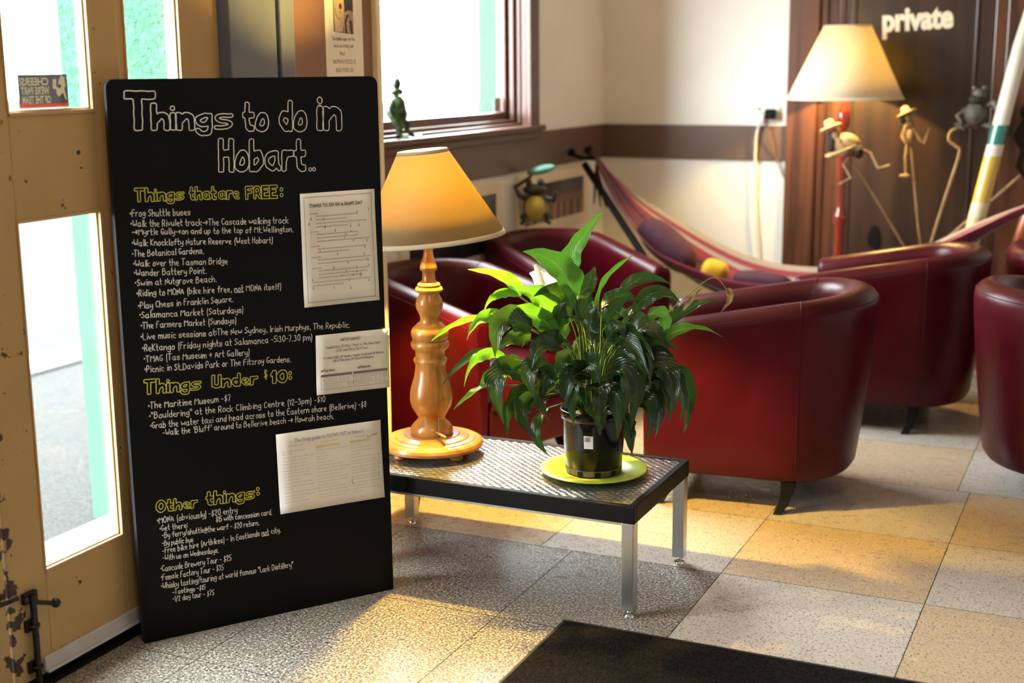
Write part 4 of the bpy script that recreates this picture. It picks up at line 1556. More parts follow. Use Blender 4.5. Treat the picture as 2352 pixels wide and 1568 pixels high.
# ------------------------------------------------------------------ plate and peace lily
PX, PY = -1.432, 3.668
pl_ = MB()
pl_.lathe([(.0, .004), (.09, .004), (.098, .006), (.112, .014), (.160, .018), (.1645, .021), (.160, .0225), (.112, .018), (.094, .010), (.0, .009)], 64, (0, 0, 0), cap=False)
plate = tag(pl_.build('plate', M['plate']), 'lime green plastic plate under the black plant pot', 'plate')
plate.location = (PX, PY, TZ - .005)
plant = thing('peace_lily', 'bushy peace lily with drooping dark leaves in a glossy black pot on a lime plate', 'plant', (PX, PY, TZ + .005))
p = MB()
p.lathe([(.0, .0), (.080, .0), (.083, .003), (.0855, .022), (.0862, .0235), (.096, .170), (.097, .172), (.103, .174), (.104, .196), (.1025, .199), (.0965, .199), (.095, .170), (.084, .02), (.0, .018)], 48, cap=False)
p.build('pot', M['pot'], plant)
p = MB()
p.lathe([(.0838, .003), (.0864, .0225)], 48, cap=False)
band = p.build('dirty_foot_band', M['potband'], plant)
for k in range(10):
    p = MB()
    a = 2 * PI * k / 10 + .2
    mt = Matrix.Rotation(a, 4, 'Z')
    p.add([mt @ Vector(q) for q in ((.0846, -.009, .004), (.0846, .009, .004), (.0868, .009, .019), (.0868, -.009, .019))], [(0, 1, 2, 3)], False)
    p.build('drain_slot', M['pot'], band)
p = MB()
p.lathe([(.0945, .17), (.06, .178), (.0, .18)], 32, cap=False)
p.build('soil', M['soil'], plant)
p = MB()
aim = math.atan2(0 - PY, 0 - PX)
for i in range(6):
    a0, a1 = aim - .32 + i * .05, aim - .32 + (i + 1) * .05
    r0, r1 = .0916, .0950
    p.add([(r0 * math.cos(a0), r0 * math.sin(a0), .094), (r0 * math.cos(a1), r0 * math.sin(a1), .094), (r1 * math.cos(a1), r1 * math.sin(a1), .134), (r1 * math.cos(a0), r1 * math.sin(a0), .134)], [(0, 1, 2, 3)], True)
lab = p.build('price_label', M['paper'], plant)
p = MB()
for i in range(12):
    a0 = aim - .295 + i * .0165
    a1 = a0 + rng.choice((.004, .007, .010))
    r0, r1 = .0940, .0953
    p.add([(r0 * math.cos(a0), r0 * math.sin(a0), .116), (r0 * math.cos(a1), r0 * math.sin(a1), .116), (r1 * math.cos(a1), r1 * math.sin(a1), .130), (r1 * math.cos(a0), r1 * math.sin(a0), .130)], [(0, 1, 2, 3)], False)
p.build('barcode', M['ink'], lab)

base0 = Vector((PX, PY, TZ + .005))
view = Vector((0.42, -0.9075, 0.25)).normalized()


def leaf_blade(mb, b, m_, t, wid, roll, rng):
    wid *= 1.12
    b, m_, t = Vector(b) - base0, Vector(m_) - base0, Vector(t) - base0
    ctrl = m_ * 2 - (b + t) * 0.5
    n = 18
    rows = []
    ph = rng.uniform(0, 6)
    sgn = rng.choice((-1, 1))
    for i in range(n + 1):
        s = i / n
        p = b * (1 - s) ** 2 + ctrl * 2 * s * (1 - s) + t * s * s
        tg = ((ctrl - b) * (1 - s) + (t - ctrl) * s).normalized()
        side = tg.cross(view)
        if side.length < .15:
            side = tg.cross(Vector((0, 0, 1)))
        side.normalize()
        side = Matrix.Rotation(math.radians(roll * sgn) + .5 * math.sin(s * 3.4 + ph), 3, tg) @ side
        up = side.cross(tg).normalized()
        if up.dot(Vector((0, 0, 1))) < 0:
            up = -up
        w = wid * 0.5 * (math.sin(PI * min(1, s ** 0.72 * .97 + .03)) ** 0.85) * (1 - .25 * s)
        w = max(w, .0012)
        row = []
        for j in range(7):
            q = j / 3 - 1
            cup = abs(q) ** 1.5 * w * .38 + math.sin(s * 19 + ph + q * 2) * w * .17 * abs(q)
            row.append(p + side * (q * w * (1 + .06 * math.sin(s * 23 + ph * 2))) + up * cup)
        rows.append(row)
    mb.grid(rows, uv=True)
    return b


lv, ly, stm = MB(), MB(), MB()
rng = random.Random(11)


def petiole(b, spread=0.035, r=0.0026):
    a = math.atan2(b.y, b.x) + rng.uniform(-.3, .3)
    d = rng.uniform(.01, spread)
    s0 = Vector((d * math.cos(a), d * math.sin(a), .176))
    mid = Vector((s0.x * .6 + b.x * .4, s0.y * .6 + b.y * .4, s0.z * .35 + b.z * .65 + .02))
    stm.tube(bez([s0, mid, b], 5), [r * 1.15] * 5 + [r * .9] * 6, 6)


for bq, mq, tq, wid, young, roll in LEAVES:
    bb = leaf_blade(ly if young else lv, bq, mq, tq, wid, roll, rng)
    petiole(bb)
for k in range(26):       # the dense inner and far leaves
    a = rng.uniform(0, 2 * PI)
    if k < 14:
        a = rng.uniform(.2, 2.6)          # those on the far side
    h = rng.uniform(.26, .46)
    r0, r1 = rng.uniform(.04, .09), rng.uniform(.15, .26)
    bq = base0 + Vector((r0 * math.cos(a), r0 * math.sin(a), h))
    tq = base0 + Vector((r1 * math.cos(a + .15), r1 * math.sin(a + .15), h - rng.uniform(-.05, .14)))
    mq = (bq + tq) * .5 + Vector((0, 0, .045))
    bb = leaf_blade(lv, bq, mq, tq, rng.uniform(.05, .075), rng.uniform(0, 30), rng)
    petiole(bb)
lv.build('leaves', M['leaf'], plant)
ly.build('young_leaves', M['leafy'], plant)
sp = MB()
bb = leaf_blade(sp, *SPATHE[:3], SPATHE[3], 5, rng)
petiole(bb)
sp.build('flower_spathe', M['spathe'], plant)
sp = MB()
c0 = Vector(SPATHE[1]) - base0 + Vector((.012, -.022, -.012))
sp.tube([c0, c0 + Vector((-.012, .002, .03)), c0 + Vector((-.026, .003, .062))], [.009, .010, .005], 10)
sp.build('flower_spadix', M['spathe'], plant)
stm.build('stems', M['stem'], plant)
dd = MB()
dp = [Vector((0.02, .01, .176)) + base0] + [Vector(q) for q in DEAD]
dd.tube([q - base0 for q in bez(dp, 5)], .0017, 6)
leaf_blade(dd, *DEADLEAF[:3], DEADLEAF[3], 20, rng)
leaf_blade(dd, *DEADTIP[:3], DEADTIP[3], 20, rng)
dd.build('dead_flower_stalk', M['leafdead'], plant)

# ------------------------------------------------------------------ door mat
mt_ = thing('door_mat', 'black pile door mat lying on the tiles in the near corner', 'mat', (-0.86, 2.72, 0))
k = MB()
rows = []
rr2 = random.Random(5)
k.box(-.515, .515, -.585, .585, 0.0, .010)
k.build('pile', M['mat'], mt_, bevel=0.004)
k = MB()
for x0, x1, y0, y1 in ((-.525, .525, .58, .60), (-.525, .525, -.60, -.58), (-.525, -.508, -.58, .58), (.508, .525, -.58, .58)):
    k.box(x0, x1, y0, y1, 0, .006)
k.build('border', M['rubber'], mt_, bevel=0.002)


# ------------------------------------------------------------------ burgundy tub chairs
def tub_chair(label, loc, rz, group):
    root = thing('tub_chair', label, 'armchair', loc, rz, group)
    hw, xf, xb = 0.333, 0.36, -0.155
    st = []
    for i in range(9):
        st.append((lerp(xf - .03, xb, i / 8), hw, 0, 1, i / 8 * .999))
    for i in range(1, 24):
        a = PI / 2 + PI * i / 24
        e_ = Vector((math.cos(a) * hw, math.sin(a) * .27)).normalized()
        st.append((xb + .27 * math.cos(a), hw * math.sin(a), e_.x, e_.y, 1.0))
    for i in range(9):
        st.append((lerp(xb, xf - .03, i / 8), -hw, 0, -1, (1 - i / 8) * .999))
    R = 0.056
    zb = 0.118

    def section(x, y, nx, ny, s, shrink=0.0, dx=0.0):
        back = max(0, -nx)
        h = lerp(0.660, 0.752, s) + 0.022 * back
        rows = []
        tp = 0.030 + 0.035 * back
        rt = R + 0.012 * back - shrink
        inn = 2 * R + .024 * back
        for q in (0, .04, .2, .45, .7, .9):
            z = lerp(zb, h - R, q)
            off = -tp * (1 - q) ** 1.3 - shrink - (0.012 if q == 0 else 0)
            rows.append((off, z))
        for k in range(0, 9):
            a = PI * k / 8
            rows.append((-(R + .006 * back) + (R + .006 * back - shrink) * math.cos(a), h - R + (R - shrink) * math.sin(a) * 1.0))
        for q in (.25, .6, 1.0):
            z = lerp(h - R, 0.34, q)
            rows.append((-inn - .02 * back * q + shrink, z))
        return [Vector((x + nx * o + dx, y + ny * o, z)) for o, z in rows]
    rows = [section(*st[0], .030, .030), section(*st[0], .012, .026), section(*st[0], .003, .014)]
    rows += [section(*q) for q in st]
    rows += [section(*st[-1], .003, .014), section(*st[-1], .012, .026), section(*st[-1], .030, .030)]
    m = MB()
    m.grid(rows, smooth=True)
    n = len(rows[0])
    m.add(rows[0], [tuple(range(n))], False)
    m.add(rows[-1], [tuple(range(n))[::-1]], False)
    m.build('backrest_shell', M['leather'], root)
    # seams where side meets back, and along the outer edge of the roll
    for i in (9, len(st) - 10):
        q = MB()
        sec = section(*st[i])
        nv = Vector((st[i][2], st[i][3], 0))
        q.tube([p + nv * .0005 for p in sec[1:7]] + sec[7:13], .0020, 6)
        q.build('seam', M['seam'], root)
    q = MB()
    q.tube([section(*s_)[7] for s_ in st], .0018, 6)
    q.build('piping', M['seam'], root)
    # seat cushion
    c = MB()
    out = []
    for i in range(41):
        a = -PI / 2 + PI * i / 40 + PI
        out.append((-.02 + .235 * math.cos(a) if math.cos(a) < 0 else 0, .25 * math.sin(a)))
    poly = [(xf - .005, -.222), (xf - .005, .222)] + [(-.12 + .16 * math.cos(PI / 2 + PI * i / 16), .222 * math.sin(PI / 2 + PI * i / 16)) for i in range(17)]
    rings = []
    for off, z in ((-.0, .30), (0, .40), (-.012, .43), (-.05, .445), (-.12, .452)):
        cx = .06
        rings.append([Vector((cx + (x - cx) * (1 + off / .3), y * (1 + off / .25), z)) for x, y in poly])
    c.grid(rings, False, True, True)
    c.add(rings[-1], [tuple(range(len(poly)))], True)
    c.build('seat_cushion', M['leather'], root)
    c = MB()
    c.box(.29, xf - .012, -.232, .232, .12, .31)
    c.build('front_panel', M['leather'], root, bevel=0.012)
    c = MB()
    c.prism([(xf - .05, -.27), (xf - .05, .27)] + [(-.15 + .18 * math.cos(PI / 2 + PI * i / 16), .27 * math.sin(PI / 2 + PI * i / 16)) for i in range(17)], .115, .13)
    c.build('base_board', M['black'], root)
    for sx, sy in ((1, 1), (1, -1), (-1, 1), (-1, -1)):
        c = MB()
        x = .265 if sx > 0 else -.16
        y = sy * .262
        ox, oy = (.02 if sx > 0 else .02), sy * .035
        secs = []
        for k in range(6):
            t = k / 5
            cx, cy = x + ox * t * t * 1.6, y + oy * t * t
            a = lerp(.026, .015, t)
            secs.append([Vector((cx - a, cy - a, .116 * (1 - t))), Vector((cx + a, cy - a, .116 * (1 - t))), Vector((cx + a, cy + a, .116 * (1 - t))), Vector((cx - a, cy + a, .116 * (1 - t)))])
        c.grid(secs, False, True, False)
        c.add(secs[0], [(0, 1, 2, 3)], False)
        c.add(secs[-1], [(3, 2, 1, 0)], False)
        c.build('leg', M['black'], root, bevel=0.003)
    return root


GR = 'burgundy tub chairs around the lounge'
chair = tub_chair('burgundy leather tub chair seen from behind just beyond the plant and low table', (-1.215, 4.765, 0), math.radians(186), GR)
dup(chair, (-0.955, 6.02, 0), math.radians(182), 'burgundy tub chair with its back to us, below the stick figures, second from the plant', GR)
dup(chair, (-0.09, 5.20, 0), math.radians(20), 'burgundy tub chair cut off by the right edge of the picture, back towards us', GR)
dup(chair, (-0.075, 6.33, 0), math.radians(-5), 'burgundy tub chair showing only its rim, beside the orange pole at the right edge', GR)
dup(chair, (-2.36, 4.66, 0), math.radians(-18.5), 'burgundy tub chair behind the wooden table lamp, its red arm side showing', GR)
dup(chair, (-2.37, 5.75, 0), math.radians(-34), 'burgundy tub chair in front of the framed pictures, open side towards us', GR)

# ------------------------------------------------------------------ hammock
m, nt, bs = newmat('striped_hammock_cloth')
uvn = nt.nodes.new('ShaderNodeUVMap')
sp_ = N(nt, 'ShaderNodeSeparateXYZ')
nt.links.new(uvn.outputs['UV'], sp_.inputs[0])
mg, pu, cr, nv_, rd = (0.19, 0.020, 0.050), (0.075, 0.035, 0.085), (0.30, 0.25, 0.22), (0.03, 0.018, 0.05), (0.22, 0.030, 0.050)
stops = []
seq = [mg, rd, mg, pu, cr, pu, nv_, cr, pu, cr, pu, mg, nv_, rd, nv_, mg, pu, nv_, mg, rd, mg, cr, rd, cr]
for i, c_ in enumerate(seq):
    stops.append((i / len(seq), c_))
r = ramp(nt, stops, 'CONSTANT')
nt.links.new(sp_.outputs['X'], r.inputs['Fac'])
nt.links.new(r.outputs['Color'], bs.inputs['Base Color'])
bs.inputs['Roughness'].default_value = 0.85
wv = N(nt, 'ShaderNodeTexNoise', i_Scale=60.0)
nt.links.new(coords(nt, 'Object', (.2, 3, 3)), wv.inputs['Vector'])
bp = N(nt, 'ShaderNodeBump', i_Strength=0.4, i_Distance=0.01)
nt.links.new(wv.outputs['Fac'], bp.inputs['Height'])
nt.links.new(bp.outputs['Normal'], bs.inputs['Normal'])
ham = thing('hammock', 'striped magenta and purple hammock slung across the corner in front of the far wall', 'hammock', (-1.5, 6.75, 0))
h0 = Vector((-1.5, 6.75, 0))
FR = bez([(-2.655, 6.80, 1.060), (-2.545, 6.68, .930), (-2.41, 6.58, .790), (-2.235, 6.54, .625), (-2.0, 6.52, .535), (-1.77, 6.51, .482), (-1.44, 6.52, .490), (-1.0, 6.60, .600), (-.72, 6.72, .740), (-.46, 6.79, .875), (-.1, 6.83, 1.03)], 4)
BK = bez([(-2.66, 6.83, 1.062), (-2.55, 6.88, .955), (-2.405, 6.95, .822), (-2.01, 7.0, .604), (-1.73, 7.0, .515), (-1.454, 7.0, .500), (-1.2, 6.98, .53), (-.95, 6.95, .635), (-.70, 6.90, .775), (-.46, 6.86, .890), (-.1, 6.84, 1.035)], 4)
rows = []
nn = len(FR)
for i in range(nn):
    s = i / (nn - 1)
    sag = 0.17 * math.sin(PI * s) ** 1.4
    gath = 1 - math.sin(PI * s) ** .6
    row = []
    for j in range(25):
        q = j / 24
        p = FR[i].lerp(BK[i], q)
        p = p + Vector((0, 0, -sag * (1 - (2 * q - 1) ** 2)))
        p.z += gath * .012 * math.sin(q * 25) - .006 * math.sin(q * 14 + s * 6)
        row.append(p - h0)
    rows.append(row)
k = MB()
k.grid(rows, uv=True)
o = k.build('sling', m, ham)
so = o.modifiers.new('cloth', 'SOLIDIFY')
so.thickness = 0.004
k = MB()
for a, c_ in (((-2.655, 6.80, 1.06), (-2.784, 6.745, 1.088)), ((-2.66, 6.83, 1.062), (-2.784, 6.992, 1.09))):
    k.tube([Vector(a) - h0, (Vector(a) + Vector(c_)) * .5 - h0 + Vector((0, 0, -.012)), Vector(c_) - h0], .011, 8)
k.build('rope', M['black'], ham)
for y in (6.745, 6.992):
    k = MB()
    k.tube([Vector((-2.783, y, 1.092)) - h0, Vector((-2.768, y, 1.092)) - h0, Vector((-2.766, y, 1.106)) - h0], .007, 8)
    k.ball(Vector((-2.764, y, 1.098)) - h0, .018)
    k.build('hook', M['black'], ham)
k = MB()
m2 = M['tassel'] = mat('dark_red_tassel', (0.12, 0.012, 0.018), 0.9, var=0.5, scale=30)
for i in range(14):
    x = rng.uniform(-.03, .035)
    k.tube([Vector((-2.645, 6.80, 1.03)) - h0, Vector((-2.63 + x * .6, 6.78, .93)) - h0, Vector((-2.60 + x * 1.6, 6.76, rng.uniform(.80, .86))) - h0], [.006, .007, .004], 5)
k.build('fringe', m2, ham)
k = MB()
k.tube([Vector((-.1, 6.835, 1.033)) - h0, Vector((1.2, 6.9, 1.55)) - h0, Vector((2.99, 7.0, 2.2)) - h0], .012, 8)
k.build('far_rope', M['tassel'], ham)


def cushion(name, label, loc, size, rot, material):
    k = MB()
    rows = []
    for i in range(17):
        th = min(max(PI * i / 16, .03), PI - .03)
        row = []
        for j in range(28):
            ph = 2 * PI * j / 28
            f = lambda c_, e: math.copysign(abs(c_) ** e, c_)
            row.append((size[0] * math.sin(th) ** .8 * f(math.cos(ph), .6), size[1] * math.sin(th) ** .8 * f(math.sin(ph), .6), size[2] * f(math.cos(th), .9)))
        rows.append(row[::-1])
    k.grid(rows, False, True)
    k.add(rows[0], [tuple(range(28))[::-1]])
    k.add(rows[-1], [tuple(range(28))])
    o = tag(k.build(name, material, subsurf=1), label, 'cushion')
    o.location = loc
    o.rotation_euler = rot
    return o


cushion('cushion', 'plump plum cushion lying in the left half of the striped hammock', (-2.215, 6.74, .615), (.185, .12, .085), (math.radians(-30), math.radians(37), 0), M['purple'])
cushion('cushion', 'bright saffron yellow cushion in the dip of the hammock', (-1.965, 6.74, .475), (.072, .12, .055), (math.radians(-40), math.radians(20), .2), M['saffron'])
cushion('cushion', 'dull aubergine cushion at the lowest part of the hammock', (-1.70, 6.78, .425), (.165, .13, .06), (math.radians(-30), math.radians(5), 0), M['purple'])

k = MB()
k.tube([(-2.715, 6.80, 1.028), (-2.342, 6.60, .632), (-1.746, 6.275, 0.0)], .019, 12)
tag(k.build('black_pole', M['black']), 'straight black pole slanting down to the floor beneath the left end of the hammock', 'pole')


# ------------------------------------------------------------------ floor lamp
flamp = thing('floor_lamp', 'red turned floor lamp with a glowing cream cone shade before the dark door', 'lamp', (-1.375, 7.0, 0))
l = MB()
l.lathe([(.15, 0), (.16, .01), (.16, .025), (.14, .035), (.05, .05), (.03, .07), (.0, .071)], 40)
l.build('base', M['redpole'], flamp)
l = MB()
prof = [(.024, .06), (.022, .15), (.019, .3), (.021, .50), (.024, .62), (.022, .72), (.028, .735), (.034, .765), (.032, .79), (.024, .80), (.019, .83), (.016, .90), (.019, 1.02), (.024, 1.12), (.020, 1.20), (.018, 1.225), (.028, 1.235), (.033, 1.26), (.033, 1.30), (.026, 1.325), (.018, 1.34), (.016, 1.46), (.0, 1.461)]
l.lathe(prof, 24)
l.build('pole', M['redpole'], flamp)
l = MB()
l.lathe([(.292, 1.372), (.117, 1.735)], 56, cap=False)
sh = l.build('lamp_shade', M['shade2'], flamp)
so = sh.modifiers.new('cloth', 'SOLIDIFY')
so.thickness = 0.0012
l = MB()
l.lathe([(.2935, 1.370), (.2935, 1.374), (.287, 1.384)], 56, cap=False)
sb = [l.build('shade_binding', M['shade2'], sh)]
l = MB()
l.lathe([(.1215, 1.727), (.119, 1.734), (.117, 1.737)], 56, cap=False)
sb.append(l.build('shade_binding', M['shade2'], sh))
for q_ in sb:
    so = q_.modifiers.new('tape', 'SOLIDIFY')
    so.thickness = 0.002
l = MB()
l.lathe([(.016, 1.46), (.016, 1.53), (.0, 1.531)], 16)
for q in range(3):
    a = 2 * PI * q / 3
    l.tube([(.014 * math.cos(a), .014 * math.sin(a), 1.52), (.06 * math.cos(a), .06 * math.sin(a), 1.70), (.117 * math.cos(a), .117 * math.sin(a), 1.73)], .0018, 6)
l.build('lamp_holder', M['chrome'], flamp)
l = MB()
l.ball((0, 0, 1.57), (.03, .03, .038), 20, 12)
l.build('bulb', M['bulb2'], flamp)

# ------------------------------------------------------------------ bamboo root figures on canes, in front of the private door
GF = 'bamboo root figures on canes'


def at0(p, o):
    return Vector(p) - Vector(o)


# guitar player in a straw hat
O = Vector((-0.80, 7.10, 0))
fa = thing('stick_figure', 'bamboo figure in a straw hat strumming a guitar, leaning across the red lamp pole', 'ornament', O, 0, GF)
k = MB()
k.tube([at0((-1.290, 6.90, 1.045), O), at0((-1.16, 6.99, .82), O), at0((-1.038, 7.08, .594), O), at0((-.80, 7.10, .225), O), at0((-.66, 7.10, .0), O)], [0.0065, 0.0063, 0.0061, 0.0058, 0.0058], 8)
k.build('cane', M['cane'], fa)
c0 = at0((-1.329, 6.885, 1.147), O)
k = MB()
k.ball(c0, (.072, .055, .060), 18, 12, Matrix.Rotation(math.radians(25), 3, 'Y').to_4x4())
k.ball(c0 + Vector((-.062, -.01, .045)), (.030, .028, .040), 14, 10)
k.tube([c0 + Vector((-.045, -.05, .035)), c0 + Vector((-.02, -.065, .0)), c0 + Vector((.02, -.06, -.01)), c0 + Vector((-.05, -.085, -.045))], [0.0086, 0.0072, 0.0072, 0.0058], 8)
k.tube([c0 + Vector((.05, 0, -.015)), c0 + Vector((.115, -.01, -.035)), c0 + Vector((.155, -.01, -.11)), c0 + Vector((.215, -.02, -.092))], [0.0094, 0.0072, 0.0065, 0.0050], 8)
k.tube([c0 + Vector((.02, -.01, -.05)), c0 + Vector((-.012, -.02, -.095)), c0 + Vector((.028, -.02, -.160)), c0 + Vector((-.030, -.03, -.195))], [0.0086, 0.0072, 0.0065, 0.0050], 8)
k.build('body', M['bamboo'], fa)
k = MB()
k.ball(c0 + Vector((-.075, -.02, .020)), (.028, .020, .055), 12, 8)
k.build('fibre_hair', M['darkroot'], fa)
k = MB()
k.ball(c0 + Vector((.058, -.01, -.03)), (.026, .045, .035), 12, 8)
k.build('fibre_trousers', M['darkroot'], fa)
k = MB()
Hm = Matrix.Translation(c0 + Vector((-.085, -.015, .088))) @ Matrix.Rotation(math.radians(-22), 4, 'Y')
k.lathe([(.0, -.004), (.052, -.006), (.058, .0), (.050, .008), (.026, .012), (.024, .035), (.014, .042), (.0, .043)], 24, (0, 0, 0), True, Hm, False)
k.build('straw_hat', M['strawhat'], fa)
k = MB()
k.tube([c0 + Vector((-.095, -.075, -.05)), c0 + Vector((-.07, -.08, -.048)), c0 + Vector((-.045, -.08, -.04)), c0 + Vector((0, -.078, -.02)), c0 + Vector((.06, -.075, .01))], [.006, .024, .020, .006, .005], 10, flat=.6)
k.build('guitar', M['strawhat'], fa)

# bird-hatted figure
O = Vector((-0.96, 7.15, 0))
fb = thing('stick_figure', 'slim amber bamboo figure with crossed arms, upright below the word on the dark door', 'ornament', O, 0, GF)
k = MB()
k.tube([at0((-1.06, 7.15, 1.15), O), at0((-1.005, 7.15, .74), O), at0((-.985, 7.15, .633), O), at0((-.97, 7.15, 0), O)], [0.0072, 0.0065, 0.0058, 0.0058], 8)
k.build('cane', M['cane'], fb)
c0 = at0((-1.065, 7.13, 1.185), O)
k = MB()
k.ball(c0, (.028, .030, .048), 14, 10)
k.ball(c0 + Vector((-.006, -.006, .055)), (.026, .024, .022), 12, 8)
k.ball(c0 + Vector((-.012, -.008, .098)), (.024, .024, .030), 12, 8)
k.tube([c0 + Vector((.01, -.01, .05)), c0 + Vector((.055, -.02, -.02)), c0 + Vector((.075, -.02, -.035)), c0 + Vector((.098, -.02, .04))], [0.0072, 0.0065, 0.0065, 0.0043], 8)
k.tube([c0 + Vector((-.02, -.02, .05)), c0 + Vector((-.034, -.03, .0)), c0 + Vector((-.015, -.04, -.03))], [0.0072, 0.0072, 0.0058], 8)
k.tube([c0 + Vector((-.008, -.012, -.04)), c0 + Vector((-.012, -.02, -.10)), c0 + Vector((-.006, -.02, -.19))], [0.0086, 0.0079, 0.0065], 8)
k.ball(c0 + Vector((-.010, -.03, -.200)), (.030, .020, .011), 10, 6)
k.build('body', M['bamboo'], fb)
k = MB()
k.ball(c0 + Vector((-.036, -.015, .085)), (.022, .018, .024), 10, 8)
k.build('fibre_hair', M['darkroot'], fb)
k = MB()
Hm = Matrix.Translation(c0 + Vector((-.020, -.01, .118))) @ Matrix.Rotation(math.radians(-24), 4, 'Y')
k.lathe([(.0, -.003), (.052, -.004), (.054, .001), (.022, .008), (.018, .030), (.0, .038)], 20, (0, 0, 0), True, Hm, False)
k.build('straw_hat', M['strawhat'], fb)

# round-bellied grey figure on a curled cane
O = Vector((-1.02, 7.10, 0))
fc = thing('stick_figure', 'dark round-bellied root figure on a curled cane beside the leaning yellow and white pole', 'ornament', O, 0, GF)
k = MB()
cv = bez([(-.74, 7.10, 1.235), (-.80, 7.10, 1.238), (-.858, 7.10, 1.215), (-.868, 7.10, 1.17), (-.835, 7.10, 1.14), (-.815, 7.10, 1.10), (-.87, 7.10, .88), (-.925, 7.10, .654), (-1.07, 7.10, 0)], 6)
k.tube([q - O for q in cv], .0085, 8)
k.build('cane', M['cane'], fc)
c0 = at0((-.745, 7.08, 1.30), O)
k = MB()
k.ball(c0, (.058, .05, .062), 16, 10)
k.ball(c0 + Vector((.012, -.01, .098)), (.036, .032, .030), 14, 8)
k.ball(c0 + Vector((-.012, -.02, .125)), .014)
k.ball(c0 + Vector((.036, -.02, .125)), .014)
k.tube([c0 + Vector((.05, 0, .045)), c0 + Vector((.085, -.02, .055)), c0 + Vector((.10, -.03, .02))], [.016, .015, .012], 8)
k.tube([c0 + Vector((-.045, 0, .02)), c0 + Vector((-.085, -.02, -.01)), c0 + Vector((-.06, -.03, -.045))], [.014, .013, .011], 8)
k.tube([c0 + Vector((.035, 0, -.05)), c0 + Vector((.10, -.02, -.065)), c0 + Vector((.075, -.02, -.14))], [.016, .013, .009], 8)
k.tube([c0 + Vector((-.03, 0, -.05)), c0 + Vector((-.09, -.01, -.055)), c0 + Vector((-.045, -.02, -.075))], [.016, .013, .009], 8)
M['greyroot'] = mat('grey_weathered_root', (0.085, 0.068, 0.052), 0.6, var=0.5, scale=30, bump=0.5)
k.build('body', M['greyroot'], fc)
k = MB()
k.ball(c0 + Vector((.002, -.022, .070)), (.038, .034, .024), 12, 8)
k.build('fibre_hair', M['darkroot'], fc)

# mostly hidden figure at the right
O = Vector((-.60, 7.14, 0))
fd = thing('stick_figure', 'black fibre figure half hidden behind the leaning yellow and white pole at the right edge', 'ornament', O, 0, GF)
k = MB()
k.tube([at0((-.50, 7.14, 1.02), O), at0((-.66, 7.14, .86), O), at0((-.845, 7.14, .68), O), at0((-1.05, 7.14, .4), O), at0((-1.20, 7.14, 0), O)], .008, 8)
k.build('cane', M['cane'], fd)
c0 = at0((-.50, 7.12, 1.20), O)
k = MB()
k.ball(c0, (.07, .05, .08), 14, 10)
k.ball(c0 + Vector((0, -.01, .11)), (.045, .04, .04), 12, 8)
k.tube([c0 + Vector((0, 0, -.06)), c0 + Vector((-.03, -.01, -.16)), c0 + Vector((.02, -.02, -.22))], [.03, .022, .014], 8)
k.build('body', M['darkroot'], fd)

# ------------------------------------------------------------------ leaning painted poles
m, nt, bs = newmat('painted_tube_bands')
tc = nt.nodes.new('ShaderNodeTexCoord')
sx_ = N(nt, 'ShaderNodeSeparateXYZ')
nt.links.new(tc.outputs['Object'], sx_.inputs[0])
mr = N(nt, 'ShaderNodeMapRange')
mr.inputs['From Min'].default_value = 0.0
mr.inputs['From Max'].default_value = 2.0
nt.links.new(sx_.outputs['Z'], mr.inputs['Value'])
yl, wh, gr_ = (0.62, 0.42, 0.06), (0.70, 0.66, 0.56), (0.02, 0.20, 0.16)
r = ramp(nt, [(0, (0.6, .5, .3)), (.40, (.70, .60, .38)), (.435, yl), (.548, wh), (.575, gr_), (.625, wh)], 'CONSTANT')
r.color_ramp.elements[0].color = (0.6, .5, .3, 1)
nt.links.new(mr.outputs[0], r.inputs['Fac'])
nt.links.new(r.outputs['Color'], bs.inputs['Base Color'])
bs.inputs['Roughness'].default_value = 0.25
bs.inputs['Coat Weight'].default_value = 0.4
O = Vector((-.84, 6.93, 0))
k = MB()
k.tube([Vector((-.84, 6.93, 0)) - O, Vector((-.70, 6.98, .80)) - O, Vector((-.555, 7.05, 1.62)) - O, Vector((-.43, 7.22, 2.2)) - O], [.048, .042, .037, .032], 20)
o = tag(k.build('didgeridoo', m), 'long pole banded yellow, white and green leaning against the door frame', 'didgeridoo')
o.location = O
M['orangepaint'] = mat('orange_painted_tube', (0.52, 0.13, 0.04), 0.3, var=0.2, coat=0.3)
O = Vector((-.60, 6.98, 0))
k = MB()
k.tube([Vector((0, 0, 0)), Vector((.085, .03, .62)), Vector((.17, .06, .98)), Vector((.40, .24, 2.0))], [.034, .031, .030, .027], 18)
o = tag(k.build('didgeridoo', M['orangepaint']), 'plain orange pole leaning behind the hammock end at the right edge', 'didgeridoo')
o.location = O

# ------------------------------------------------------------------ pictures under the rail on the window wall
M['matboard'] = mat('cream_picture_mount', (0.82, 0.70, 0.52), 0.6, var=0.05)
M['navy'] = mat('night_photo', (0.010, 0.010, 0.018), 0.3, var=0.8, scale=10)
p = MB()
p.box(XL, XL + .02, 4.895, 5.885, .615, 1.0)
pic = tag(p.build('framed_picture', M['matboard'], bevel=0.003), 'wide cream mounted dark picture on the wall, half behind the table lamp shade', 'picture', 'pictures on the window wall')
p = MB()
p.box(XL + .02, XL + .022, 4.965, 5.82, .685, .955)
p.build('print', M['navy'], pic)
m, nt, bs = newmat('facade_night_photo')
v = coords(nt, 'Object')
sx_ = N(nt, 'ShaderNodeSeparateXYZ')
nt.links.new(v, sx_.inputs[0])
w = N(nt, 'ShaderNodeTexWave', bands_direction='Y', i_Scale=3.2, i_Distortion=3.0)
nt.links.new(v, w.inputs['Vector'])
r = ramp(nt, [(.45, (0.03, 0.012, 0.008)), (.85, (0.30, 0.13, 0.03))])
nt.links.new(w.outputs['Fac'], r.inputs['Fac'])
